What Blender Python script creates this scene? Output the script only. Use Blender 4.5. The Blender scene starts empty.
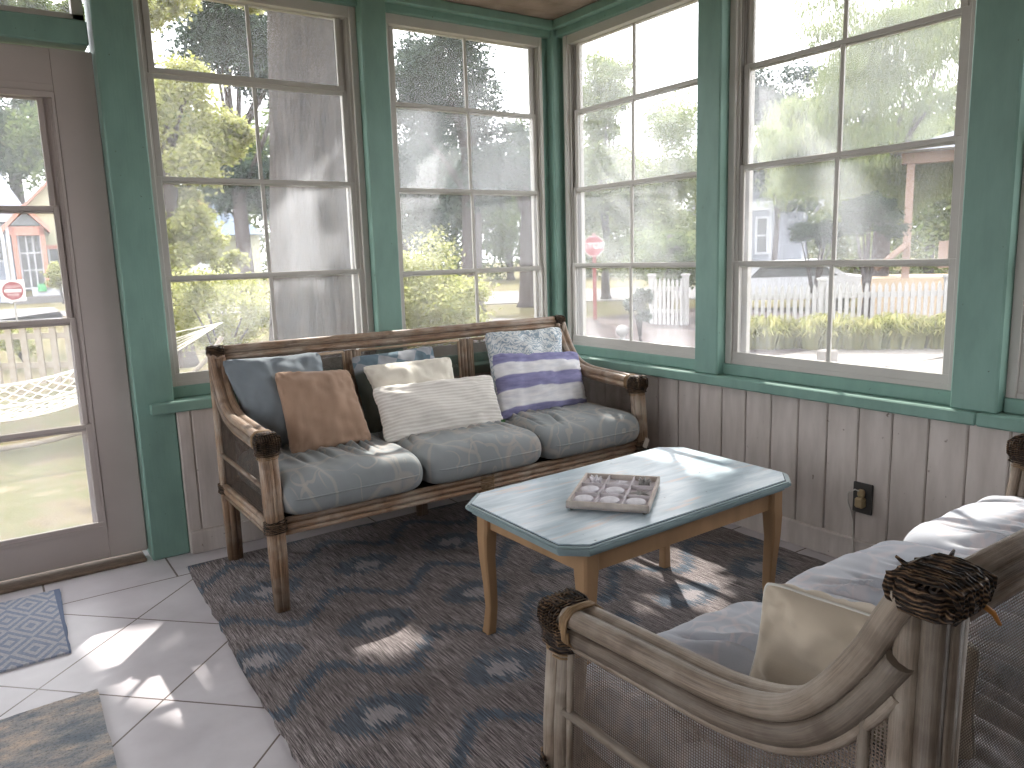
import bpy, math, random
from mathutils import Vector, Matrix, Euler, noise

random.seed(7)
SC = bpy.context.scene
COL = SC.collection
V = Vector
PI = math.pi

# ------------------------------------------------------------------ camera
CAM_LOC = V((-2.7698, -3.5222, 1.2164))
CAM_ROT = Euler((1.404376, 0.030307, -0.604923), 'XYZ')
FPX = 772.13
cam = bpy.data.cameras.new('camera')
cam_o = bpy.data.objects.new('camera', cam)
COL.objects.link(cam_o)
cam_o.location = CAM_LOC
cam_o.rotation_euler = CAM_ROT
cam.sensor_width = 36
cam.lens = FPX / 1024 * 36
cam.clip_end = 500
cam.clip_start = 0.05
SC.camera = cam_o
CM = CAM_ROT.to_matrix()
GZ = -0.6           # garden level
FZ = -0.015         # floor level


def azimuth(u, v=255):
    """direction on the ground seen in column u of the photo"""
    d = CM @ V(((u - 512) / FPX, -(v - 384) / FPX, -1))
    return d


def at(u, D, v=255, z=GZ):
    """place D metres away from the photographer, in the direction of column u"""
    d = azimuth(u, v)
    h = math.hypot(d.x, d.y)
    return V((CAM_LOC.x + d.x / h * D, CAM_LOC.y + d.y / h * D, z))


def hz(u, v, D):
    """height of something seen at (u, v) when it stands D metres away"""
    d = azimuth(u, v)
    return CAM_LOC.z + d.z / math.hypot(d.x, d.y) * D


# ------------------------------------------------------------------ materials
OUT = .50


def lo_(c):
    return tuple(x * OUT for x in lin(c))


def lin(c):
    return tuple(((x / 255) / 12.92 if x / 255 <= 0.04045 else ((x / 255 + .055) / 1.055) ** 2.4) for x in c)


class NT:
    def __init__(s, name):
        s.m = bpy.data.materials.new(name)
        s.m.use_nodes = True
        s.t = s.m.node_tree
        s.t.nodes.clear()
        s.out = s.t.nodes.new('ShaderNodeOutputMaterial')

    def n(s, typ, **kw):
        nd = s.t.nodes.new('ShaderNode' + typ)
        for k, v in kw.items():
            if k.startswith('i_'):
                key = k[2:]
                key = int(key) if key.isdigit() else key.replace('_', ' ')
                s.set(nd, key, v)
            else:
                setattr(nd, k, v)
        return nd

    def set(s, nd, key, v):
        if isinstance(v, bpy.types.NodeSocket):
            s.t.links.new(v, nd.inputs[key])
        else:
            if isinstance(v, tuple) and len(v) == 3 and nd.inputs[key].type == 'RGBA':
                v = v + (1,)
            nd.inputs[key].default_value = v

    def math(s, op, a, b=0.0, c=0.0):
        nd = s.n('Math', operation=op)
        s.set(nd, 0, a); s.set(nd, 1, b); s.set(nd, 2, c)
        return nd.outputs[0]

    def coord(s, kind='Object', scale=(1, 1, 1), rot=(0, 0, 0), loc=(0, 0, 0)):
        tc = s.n('TexCoord')
        mp = s.n('Mapping')
        s.set(mp, 'Vector', tc.outputs[kind])
        mp.inputs['Scale'].default_value = scale
        mp.inputs['Rotation'].default_value = rot
        mp.inputs['Location'].default_value = loc
        return mp.outputs[0]

    def noise(s, vec, scale=5, detail=3, rough=.55, dist=0.0):
        nd = s.n('TexNoise')
        s.set(nd, 'Vector', vec)
        nd.inputs['Scale'].default_value = scale
        nd.inputs['Detail'].default_value = detail
        nd.inputs['Roughness'].default_value = rough
        nd.inputs['Distortion'].default_value = dist
        return nd.outputs['Fac']

    def ramp(s, fac, stops):
        nd = s.n('ValToRGB')
        s.set(nd, 'Fac', fac)
        el = nd.color_ramp.elements
        while len(el) < len(stops):
            el.new(0.5)
        for e, (p, c) in zip(el, stops):
            e.position = p
            if not isinstance(c, tuple):
                c = (c, c, c)
            e.color = tuple(c) + (1,)
        return nd.outputs['Color']

    def mix(s, fac, a, b, mode='MIX'):
        nd = s.n('Mix', data_type='RGBA', blend_type=mode)
        s.set(nd, 0, fac); s.set(nd, 6, a if not isinstance(a, tuple) else a + (1,)); s.set(nd, 7, b if not isinstance(b, tuple) else b + (1,))
        return nd.outputs[2]

    def bsdf(s, color, rough=.6, spec=.4, bump=None, bstr=.2, bdist=.01, metal=0.0, sheen=0.0, link=True):
        b = s.n('BsdfPrincipled')
        s.set(b, 'Base Color', color)
        s.set(b, 'Roughness', rough)
        s.set(b, 'Metallic', metal)
        s.set(b, 'Specular IOR Level', spec)
        s.set(b, 'Sheen Weight', sheen)
        if bump is not None:
            bp = s.n('Bump')
            s.set(bp, 'Height', bump)
            bp.inputs['Strength'].default_value = bstr
            bp.inputs['Distance'].default_value = bdist
            s.set(b, 'Normal', bp.outputs[0])
        if link:
            s.t.links.new(b.outputs[0], s.out.inputs[0])
        return b


def m_simple(name, rgb, rough=.6, var=.12, nscale=8, spec=.3, bump=.0, scale=(1, 1, 1), metal=0):
    t = NT(name)
    v = t.coord(scale=scale)
    f = t.noise(v, nscale, 4)
    c = lin(rgb)
    col = t.ramp(f, [(.3, tuple(x * (1 - var) for x in c)), (.7, tuple(min(1, x * (1 + var)) for x in c))])
    t.bsdf(col, rough, spec, f if bump else None, bump, .01, metal)
    return t.m


def m_paint(name, rgb, wear=(150, 140, 125), amt=.0, rough=.45, spots=True):
    t = NT(name)
    v = t.coord()
    f = t.noise(t.coord(scale=(1, 1, .35)), 14, 5)
    c = lin(rgb)
    col = t.ramp(f, [(.3, tuple(x * .9 for x in c)), (.7, tuple(min(1, x * 1.07) for x in c))])
    if spots:
        vo = t.noise(v, 55, 2)
        msk = t.ramp(vo, [(.74, 0.0), (.78, 1.0)])
        col = t.mix(msk, col, lin((60, 62, 55)))
    brush = t.noise(t.coord(scale=(40, 40, 2)), 3, 3)
    t.bsdf(col, rough, .35, brush, .15, .004)
    return t.m


def m_cane(name, light, dark, streak=1.0):
    t = NT(name)
    uv = t.coord('UV', scale=(1, 1, 1))
    # streaks run along the cane: u goes round, v along in metres
    st = t.noise(t.coord('UV', scale=(9, 2.2, 1)), 4, 5, .7)
    pt = t.noise(t.coord(scale=(1, 1, 1)), 9, 4, .6)
    col = t.ramp(st, [(.3, lin(dark)), (.52, tuple((a + b) / 2 for a, b in zip(lin(light), lin(dark)))), (.7, lin(light))])
    col = t.mix(t.ramp(pt, [(.42, 0.0), (.68, .6)]), col, lin((178, 168, 155)))
    # nodes of the cane every 27 cm
    w = t.n('TexWave', wave_type='BANDS', bands_direction='Y')
    t.set(w, 'Vector', uv)
    w.inputs['Scale'].default_value = .7
    w.inputs['Distortion'].default_value = .3
    ring = t.ramp(w.outputs['Fac'], [(.988, 0.0), (.998, .4)])
    col = t.mix(ring, col, lin(dark))
    g = t.n('NewGeometry')
    k = t.ramp(g.outputs['Random Per Island'], [(0, .62), (1, 1.28)])
    col = t.mix(1.0, col, k, 'MULTIPLY')
    t.bsdf(col, .42, .45, st, .35, .003)
    return t.m


def m_webbing(name, pitch=.0062, col=(98, 84, 70), hole=.36):
    """woven cane sheet: strands with small square holes"""
    t = NT(name)
    tc = t.n('TexCoord')
    sep = t.n('SeparateXYZ')
    t.set(sep, 0, tc.outputs['UV'])

    def strand(sock, off=0.0):
        a = t.math('MULTIPLY', sock, 1 / pitch)
        a = t.math('FRACT', a)
        a = t.math('SUBTRACT', a, .5)
        a = t.math('ABSOLUTE', a)          # 0 in the middle of the hole
        return a
    ax, ay = strand(sep.outputs[0]), strand(sep.outputs[1])
    wear = t.noise(t.coord(), 7, 3)
    th = t.math('MULTIPLY_ADD', wear, .22, hole - .14)
    hx = t.math('LESS_THAN', ax, th)
    hy = t.math('LESS_THAN', ay, th)
    h = t.math('MULTIPLY', hx, hy)
    f = t.noise(t.coord(), 30, 3)
    c = t.ramp(f, [(.3, tuple(x * .6 for x in lin(col))), (.7, tuple(x * 1.25 for x in lin(col)))])
    b = t.bsdf(c, .7, .25, link=False)
    tr = t.n('BsdfTransparent')
    mx = t.n('MixShader')
    t.set(mx, 0, h); t.set(mx, 1, b.outputs[0]); t.set(mx, 2, tr.outputs[0])
    t.t.links.new(mx.outputs[0], t.out.inputs[0])
    return t.m


def m_lash(name):
    t = NT(name)
    w = t.n('TexWave', wave_type='BANDS', bands_direction='Z')
    t.set(w, 'Vector', t.coord(scale=(1, 1, 1)))
    w.inputs['Scale'].default_value = 55
    w.inputs['Distortion'].default_value = 5
    w.inputs['Detail'].default_value = 2
    f = t.noise(t.coord(), 45, 4)
    col = t.ramp(w.outputs['Fac'], [(.15, lin((38, 28, 23))), (.7, lin((104, 78, 58))), (.95, lin((150, 120, 90)))])
    col = t.mix(t.ramp(f, [(.4, .75), (.65, 0.0)]), col, lin((26, 19, 16)))
    t.bsdf(col, .6, .35, w.outputs['Fac'], .9, .006)
    return t.m


def m_fabric(name, c, var=.12, weave=350, bump=.1, rough=.9):
    t = NT(name)
    f = t.noise(t.coord(), 6, 4)
    w = t.noise(t.coord(), weave, 1)
    cc = lin(c)
    col = t.ramp(f, [(.3, tuple(x * (1 - var) for x in cc)), (.7, tuple(min(1, x * (1 + var)) for x in cc))])
    t.bsdf(col, rough, .15, w, bump, .002, sheen=.15)
    return t.m


def m_vine(name, base, base2, vine, amount=.85):
    """upholstery with curling vines"""
    t = NT(name)
    v = t.coord(scale=(1, 1, .55))
    f = t.noise(v, 4, 3)
    col = t.ramp(f, [(.35, lin(base)), (.65, lin(base2))])
    vo = t.n('TexVoronoi', feature='F1')
    dist = t.n('TexNoise'); t.set(dist, 'Vector', v)
    dist.inputs['Scale'].default_value = 7; dist.inputs['Detail'].default_value = 1
    vec = t.n('VectorMath', operation='MULTIPLY_ADD')
    t.set(vec, 0, dist.outputs['Color']); t.set(vec, 1, (.09, .09, .09)); t.set(vec, 2, v)
    t.set(vo, 'Vector', vec.outputs[0]); vo.inputs['Scale'].default_value = 12.5
    ring = t.math('MULTIPLY', t.math('SINE', t.math('MULTIPLY', vo.outputs['Distance'], 13.0)), t.math('MULTIPLY_ADD', t.noise(v, 3.5, 1), 2.2, -.1))
    msk = t.ramp(ring, [(.88, 0.0), (.97, amount)])
    vo2 = t.n('TexVoronoi', feature='DISTANCE_TO_EDGE')
    t.set(vo2, 'Vector', vec.outputs[0]); vo2.inputs['Scale'].default_value = 6.0
    stem = t.ramp(vo2.outputs['Distance'], [(.018, amount), (.05, 0.0)])
    col = t.mix(msk, col, lin(vine))
    col = t.mix(stem, col, lin(vine))
    w = t.noise(t.coord(), 300, 1)
    t.bsdf(col, .85, .2, w, .1, .002, sheen=.1)
    return t.m


def m_stripes():
    t = NT('purple_and_white_stripes')
    tc = t.n('TexCoord'); sep = t.n('SeparateXYZ'); t.set(sep, 0, tc.outputs['UV'])
    wob = t.noise(t.coord(), 5, 2)
    y = t.math('ADD', sep.outputs[1], t.math('MULTIPLY', t.math('SUBTRACT', wob, .5), .05))
    # v: 0 bottom, 1 top.  purple .0-.1, white .1-.36, purple .36-.58, white .58-.82, purple above
    st = t.ramp(y, [(0, 1.0), (.10, 1.0), (.12, 0.0), (.37, 0.0), (.39, 1.0), (.60, 1.0), (.62, 0.0), (.80, 0.0), (.82, 1.0), (1, 1.0)])
    f = t.noise(t.coord(scale=(1, 1, 6)), 12, 4)
    wh = t.ramp(f, [(.3, lin((222, 223, 230))), (.7, lin((248, 246, 248)))])
    pu = t.ramp(f, [(.3, lin((130, 129, 170))), (.7, lin((160, 158, 198)))])
    w = t.noise(t.coord(), 260, 1)
    t.bsdf(t.mix(st, wh, pu), .9, .15, w, .15, .002)
    return t.m


def m_ribbed():
    t = NT('ribbed_white_cotton')
    tc = t.n('TexCoord'); sep = t.n('SeparateXYZ'); t.set(sep, 0, tc.outputs['UV'])
    r = t.math('SINE', t.math('MULTIPLY', sep.outputs[1], 2 * PI * 17))
    col = t.ramp(r, [(0, lin((226, 221, 214))), (.5, lin((243, 239, 233)))])
    t.bsdf(col, .9, .15, r, .14, .003)
    return t.m


def m_leafprint():
    t = NT('blue_leaf_print')
    v = t.coord()
    d = t.n('TexNoise'); t.set(d, 'Vector', v); d.inputs['Scale'].default_value = 16
    vec = t.n('VectorMath', operation='MULTIPLY_ADD')
    t.set(vec, 0, d.outputs['Color']); t.set(vec, 1, (.12, .12, .12)); t.set(vec, 2, v)
    w = t.n('TexWave', wave_type='RINGS', rings_direction='SPHERICAL')
    t.set(w, 'Vector', vec.outputs[0]); w.inputs['Scale'].default_value = 16; w.inputs['Distortion'].default_value = 9
    w.inputs['Detail'].default_value = 2; w.inputs['Detail Scale'].default_value = 2
    msk = t.ramp(w.outputs['Fac'], [(.62, 0.0), (.74, .85)])
    col = t.mix(msk, lin((226, 228, 228)), lin((146, 166, 182)))
    t.bsdf(col, .9, .15)
    return t.m


def m_patch():
    t = NT('faded_patchwork')
    tc = t.n('TexCoord')
    ch = t.n('TexChecker'); t.set(ch, 'Vector', t.coord('UV', rot=(0, 0, .5))); ch.inputs['Scale'].default_value = 5
    f = t.noise(t.coord(), 10, 3)
    a = t.ramp(f, [(.3, lin((92, 112, 124))), (.7, lin((122, 140, 150)))])
    sep = t.n('SeparateXYZ'); t.set(sep, 0, tc.outputs['UV'])
    top = t.ramp(sep.outputs[1], [(.74, 0.0), (.8, 1.0)])
    pat = t.mix(ch.outputs['Fac'], a, lin((158, 162, 168)))
    col = t.mix(top, lin((92, 98, 92)), pat)
    t.bsdf(col, .9, .15)
    return t.m


def m_boards():
    """v-groove boards: the grooves are modelled, this is the worn white paint"""
    t = NT('white_board_paint')
    f = t.noise(t.coord(scale=(3, 3, .6)), 6, 5)
    g = t.noise(t.coord(scale=(50, 50, 2.5)), 2, 4)
    col = t.ramp(f, [(.3, lin((186, 178, 172))), (.7, lin((212, 204, 199)))])
    k = t.noise(t.coord(), 33, 2)
    col = t.mix(t.ramp(k, [(.72, 0.0), (.78, .8)]), col, lin((110, 96, 86)))
    t.bsdf(col, .55, .3, g, .25, .004)
    return t.m


def m_tiles():
    t = NT('glazed_floor_tiles')
    tc = t.n('TexCoord'); sep = t.n('SeparateXYZ'); t.set(sep, 0, tc.outputs['Object'])
    x, y = sep.outputs[0], sep.outputs[1]
    su = t.math('DIVIDE', t.math('ADD', t.math('ADD', x, y), 3.08), .64)
    sv = t.math('DIVIDE', t.math('ADD', t.math('SUBTRACT', x, y), 1.21), .585)

    def edge(a, w):
        fr = t.math('FRACT', t.math('ADD', a, 100.0))
        m = t.math('MINIMUM', fr, t.math('SUBTRACT', 1.0, fr))
        return t.math('LESS_THAN', m, w)
    diag = t.math('MAXIMUM', edge(su, .0065), edge(sv, .007))
    # border course along wall A: straight joints
    bx = edge(t.math('DIVIDE', t.math('ADD', x, 2.24), .45), .008)
    inb = t.math('GREATER_THAN', y, -.335)
    line = t.math('LESS_THAN', t.math('ABSOLUTE', t.math('ADD', y, .335)), .0035)
    br = edge(t.math('DIVIDE', t.math('ADD', y, 1.70), .33), .01)
    inr = t.math('GREATER_THAN', x, -.175)
    g = t.math('ADD', t.math('MULTIPLY', inb, bx), t.math('MULTIPLY', t.math('SUBTRACT', 1.0, inb), diag))
    g = t.math('ADD', t.math('MULTIPLY', inr, br), t.math('MULTIPLY', t.math('SUBTRACT', 1.0, inr), g))
    g = t.math('MAXIMUM', g, line)
    f = t.noise(t.coord(), 5, 5)
    col = t.ramp(f, [(.3, lin((186, 181, 186))), (.7, lin((206, 202, 206)))])
    col = t.mix(g, col, lin((98, 84, 78)))
    hgt = t.math('SUBTRACT', 1.0, g)
    rr = t.ramp(f, [(.3, .28), (.7, .42)])
    t.bsdf(col, rr, .45, hgt, .4, .003)
    return t.m


def m_rug():
    t = NT('ikat_rug_weave')
    tc = t.n('TexCoord'); sep = t.n('SeparateXYZ'); t.set(sep, 0, tc.outputs['Object'])
    x, y = sep.outputs[0], sep.outputs[1]          # x along the back edge, y = minus the depth
    # ragged weft: every thin thread shifts along its own length
    shift = t.noise(t.coord(scale=(170, 1.2, 1)), 1, 1, .5)
    d = t.math('MULTIPLY', y, -1.0)
    d = t.math('ADD', d, t.math('MULTIPLY', t.math('SUBTRACT', shift, .5), .16))
    P, R = .398, .50
    row = t.math('DIVIDE', t.math('SUBTRACT', d, .59), R)

    def tri(a):      # 0..1..0 zigzag with period 1, 0 at integers
        fr = t.math('FRACT', t.math('ADD', a, 100.0))
        return t.math('SUBTRACT', 1.0, t.math('MULTIPLY', t.math('ABSOLUTE', t.math('SUBTRACT', fr, .5)), 2.0))
    xs = t.math('DIVIDE', x, P)

    def family(off_row, off_x):
        z = tri(t.math('ADD', xs, off_x))
        z = t.math('MINIMUM', t.math('MAXIMUM', z, .12), .88)
        c = t.math('ADD', t.math('MULTIPLY', z, .21), off_row)
        rr = t.math('DIVIDE', t.math('SUBTRACT', d, c), 2 * R)
        fr = t.math('FRACT', t.math('ADD', rr, 100.5))
        a = t.math('MULTIPLY', t.math('ABSOLUTE', t.math('SUBTRACT', fr, .5)), 2 * R)
        return t.math('LESS_THAN', a, .028)
    band = t.math('MAXIMUM', family(.59, 0.0), family(1.09, -.40))

    def blobs(off_d, off_x, rx, rd):
        fx = t.math('SUBTRACT', t.math('FRACT', t.math('ADD', t.math('DIVIDE', t.math('SUBTRACT', x, off_x), P), 100.5)), .5)
        fd = t.math('SUBTRACT', t.math('FRACT', t.math('ADD', t.math('DIVIDE', t.math('SUBTRACT', d, off_d), 2 * R), 100.5)), .5)
        ax = t.math('DIVIDE', t.math('ABSOLUTE', t.math('MULTIPLY', fx, P)), rx)
        ad = t.math('DIVIDE', t.math('ABSOLUTE', t.math('MULTIPLY', fd, 2 * R)), rd)
        return t.math('LESS_THAN', t.math('ADD', t.math('POWER', ax, 1.6), t.math('POWER', ad, 1.6)), 1.0)
    big = t.math('MAXIMUM', blobs(.94, .01, .14, .09), blobs(1.44, .19, .14, .09))
    core = t.math('MAXIMUM', blobs(.95, .01, .06, .04), blobs(1.45, .19, .06, .04))
    thr = t.noise(t.coord(scale=(330, 9, 1)), 1, 4, .85)
    big2 = t.noise(t.coord(), 2.2, 3)
    base = t.ramp(thr, [(.38, lin((46, 41, 42))), (.49, lin((116, 108, 108))), (.62, lin((196, 186, 186)))])
    base = t.mix(t.ramp(big2, [(.35, .45), (.65, 0.0)]), base, lin((70, 60, 56)))
    navy = t.ramp(thr, [(.36, lin((16, 34, 50))), (.64, lin((74, 104, 126)))])
    lite = t.ramp(thr, [(.30, lin((96, 90, 92))), (.7, lin((186, 180, 182)))])
    col = t.mix(t.math('MULTIPLY', band, t.math('MULTIPLY_ADD', thr, .9, .25)), base, navy)
    col = t.mix(t.math('MULTIPLY', big, t.math('MULTIPLY_ADD', thr, .9, .2)), col, navy)
    col = t.mix(core, col, lite)
    t.bsdf(col, .9, .15, thr, .6, .003, sheen=.1)
    return t.m


def m_mat_lattice():
    t = NT('woven_lattice_mat')
    tc = t.n('TexCoord'); sep = t.n('SeparateXYZ'); t.set(sep, 0, tc.outputs['Object'])
    x, y = sep.outputs[0], sep.outputs[1]
    P = .135

    def cell(a, p):
        fr = t.math('FRACT', t.math('ADD', t.math('DIVIDE', a, p), 100.0))
        return t.math('ABSOLUTE', t.math('SUBTRACT', fr, .5))
    s = t.math('ADD', cell(x, P), cell(y, P * 1.5))       # nested diamonds
    w = t.math('FRACT', t.math('MULTIPLY', s, 4.0))
    k = t.math('GREATER_THAN', w, .5)
    f = t.noise(t.coord(), 120, 2)
    a = t.ramp(f, [(.3, lin((132, 140, 158))), (.7, lin((154, 162, 180)))])
    b = t.ramp(f, [(.3, lin((164, 166, 174))), (.7, lin((190, 190, 196)))])
    edge = t.math('GREATER_THAN', x, .225)
    col = t.mix(k, b, a)
    col = t.mix(edge, col, lin((112, 124, 148)))
    t.bsdf(col, .9, .15, f, .3, .004)
    return t.m


def m_mat_faded():
    t = NT('faded_shag_mat')
    a = t.noise(t.coord(scale=(1, 2.2, 1)), 9, 6, .7)
    b = t.noise(t.coord(), 150, 3, .7)
    c = t.noise(t.coord(scale=(1, 2.2, 1), loc=(3, 1, 0)), 5, 4, .6)
    col = t.ramp(a, [(.36, lin((140, 148, 156))), (.5, lin((182, 178, 176))), (.62, lin((220, 204, 188)))])
    col = t.mix(t.ramp(c, [(.48, 0.0), (.64, .75)]), col, lin((128, 140, 150)))
    col = t.mix(t.ramp(b, [(.3, .5), (.5, 0.0)]), col, lin((62, 60, 58)))
    t.bsdf(col, .95, .1, b, .8, .006)
    return t.m


def m_tabletop():
    t = NT('washed_blue_tabletop_paint')
    v = t.coord(scale=(1.2, 7, 1))
    f = t.noise(v, 3.2, 5, .6, .4)
    g = t.noise(t.coord(scale=(1.5, 11, 1), loc=(4, 2, 0)), 2.4, 4, .6)
    col = t.ramp(f, [(.3, lin((148, 168, 180))), (.5, lin((178, 194, 204))), (.7, lin((208, 217, 223)))])
    col = t.mix(t.ramp(g, [(.58, 0.0), (.68, .75)]), col, lin((206, 182, 170)))
    k = t.noise(t.coord(), 38, 2)
    col = t.mix(t.ramp(k, [(.74, 0.0), (.78, .8)]), col, lin((66, 80, 88)))
    t.bsdf(col, .3, .5, f, .08, .003)
    return t.m


def m_pane(name, haze, tint=(235, 238, 245), streak=(1, 1, 1), thr=(.35, .72), base=.05):
    """vinyl window pane clouded by dust and old scratches"""
    t = NT(name)
    f = t.noise(t.coord(scale=streak), 1.6, 3, .55, .5)
    fine = t.noise(t.coord(scale=(70, 70, 5)), 1, 2)
    h = t.ramp(f, [(thr[0], base), (thr[1], haze)])
    h = t.math('MULTIPLY', h, t.math('MULTIPLY_ADD', fine, .5, .75))
    tr = t.n('BsdfTransparent')
    tl = t.n('BsdfTranslucent'); tl.inputs[0].default_value = lin(tint) + (1,)
    mx = t.n('MixShader')
    t.set(mx, 0, h); t.set(mx, 1, tr.outputs[0]); t.set(mx, 2, tl.outputs[0])
    gl = t.n('BsdfGlossy'); gl.inputs['Roughness'].default_value = .08
    m2 = t.n('MixShader'); t.set(m2, 0, .03); t.set(m2, 1, mx.outputs[0]); t.set(m2, 2, gl.outputs[0])
    t.t.links.new(m2.outputs[0], t.out.inputs[0])
    return t.m


def m_leaf(name, a, b, trans=.45):
    t = NT(name)
    g = t.n('NewGeometry')
    col = t.ramp(g.outputs['Random Per Island'], [(0, lo_(a)), (1, lo_(b))])
    d = t.n('BsdfDiffuse'); t.set(d, 0, col)
    tl = t.n('BsdfTranslucent'); t.set(tl, 0, col)
    mx = t.n('MixShader'); t.set(mx, 0, trans); t.set(mx, 1, d.outputs[0]); t.set(mx, 2, tl.outputs[0])
    t.t.links.new(mx.outputs[0], t.out.inputs[0])
    return t.m


def m_bark(name, a, b):
    t = NT(name)
    f = t.noise(t.coord(scale=(8, 8, 1.0)), 3, 8, .78, .6)
    col = t.ramp(f, [(.32, lo_(a)), (.66, lo_(b))])
    t.bsdf(col, .9, .1, f, 1.0, .05)
    return t.m


def m_ground(name, cols, scale=1.5, rough=.95, bump=.4):
    t = NT(name)
    f = t.noise(t.coord(), scale, 6, .65)
    n = len(cols)
    col = t.ramp(f, [(.3 + .4 * i / (n - 1), lo_(c)) for i, c in enumerate(cols)])
    g = t.noise(t.coord(), 30, 4, .7)
    col = t.mix(t.ramp(g, [(.35, .35), (.6, 0.0)]), col, tuple(x * .5 for x in lin(cols[0])))
    t.bsdf(col, rough, .1, g, bump, .03)
    return t.m


M = {}
M['teal'] = m_paint('teal_gloss_paint', (128, 162, 151))
M['vinyl'] = m_simple('grey_vinyl', (196, 193, 188), .5, .05, 5)
M['door'] = m_simple('white_door_paint', (188, 178, 174), .45, .05, 4)
M['boards'] = m_boards()
M['dark'] = m_simple('dark_gap', (34, 28, 24), .9)
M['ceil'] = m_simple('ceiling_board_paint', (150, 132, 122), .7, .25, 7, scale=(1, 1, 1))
M['plaster'] = m_simple('cream_wall_paint', (128, 118, 108), .8)
M['tiles'] = m_tiles()
M['threshold'] = m_simple('worn_threshold_wood', (120, 104, 90), .7, .3, 20, scale=(1, 6, 1))
M['rug'] = m_rug()
M['mat1'] = m_mat_lattice()
M['mat2'] = m_mat_faded()
M['cane'] = m_cane('weathered_brown_cane', (182, 150, 122), (84, 62, 48))
M['cane2'] = m_cane('weathered_grey_cane', (164, 148, 132), (96, 82, 70))
M['cane_pale'] = m_cane('pale_thin_cane', (204, 178, 148), (150, 120, 94))
M['web'] = m_webbing('woven_cane_sheet', pitch=.0048, hole=.32, col=(74, 62, 54))
M['web2'] = m_webbing('woven_cane_sheet_grey', pitch=.0045, hole=.34, col=(108, 95, 85))
M['lash'] = m_lash('dark_rattan_lashing')
M['lash2'] = m_simple('pale_rattan_strap', (142, 116, 86), .6, .3, 40)
M['vine1'] = m_vine('grey_blue_vine_upholstery', (140, 146, 148), (156, 161, 163), (184, 174, 166), .5)
M['vine2'] = m_vine('pale_vine_upholstery', (164, 168, 178), (184, 187, 194), (206, 194, 194), .4)
M['bluegrey'] = m_fabric('blue_grey_cotton', (132, 141, 148))
M['tan'] = m_fabric('tan_linen', (172, 144, 124), .1)
M['cream'] = m_fabric('cream_cotton', (234, 228, 215), .05)
M['cream2'] = m_fabric('cream_linen', (196, 184, 166), .06)
M['white'] = m_fabric('white_cotton', (216, 218, 224), .05)
M['stripes'] = m_stripes()
M['ribbed'] = m_ribbed()
M['leafprint'] = m_leafprint()
M['patch'] = m_patch()
M['label_green'] = m_simple('green_label', (70, 110, 72), .8)
M['tabletop'] = m_tabletop()
M['tablegroove'] = m_simple('dark_table_groove', (40, 58, 70), .6)
M['tableedge'] = m_simple('blue_grey_table_edge', (132, 150, 154), .35, .15, 12)
M['oak'] = m_simple('honey_oak', (162, 130, 98), .5, .22, 9, scale=(1, 1, .25), bump=.1)
M['trayw'] = m_simple('weathered_pale_wood', (200, 190, 182), .7, .15, 30)
M['trayin'] = m_simple('pale_tray_floor', (206, 200, 204), .8, .06, 30)
M['shell'] = m_simple('bleached_shell', (228, 226, 232), .7, .07, 80, bump=.3)
M['shell2'] = m_simple('grey_shell', (150, 148, 146), .7, .2, 60, bump=.3)
M['black'] = m_simple('black_rubber', (28, 26, 26), .6)
M['plate'] = m_simple('charcoal_plate', (72, 71, 70), .5, .1)
M['plug'] = m_simple('beige_plug', (168, 150, 118), .5, .1)
M['cord'] = m_simple('white_cord', (206, 204, 198), .5, .04)
M['pane'] = m_pane('clear_vinyl_pane', .11, base=.03)
M['pane_d'] = m_pane('door_vinyl_pane', .14, base=.07)
M['pane_h'] = m_pane('hazy_vinyl_pane', .17, streak=(1.6, 1, .8), thr=(.38, .66), base=.06)
M['pane_m'] = m_pane('cloudy_vinyl_pane', .23, streak=(1, 1.5, .9), thr=(.36, .7), base=.09)
M['pane_l'] = m_pane('lightly_clouded_vinyl_pane', .14, base=.05)


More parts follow.
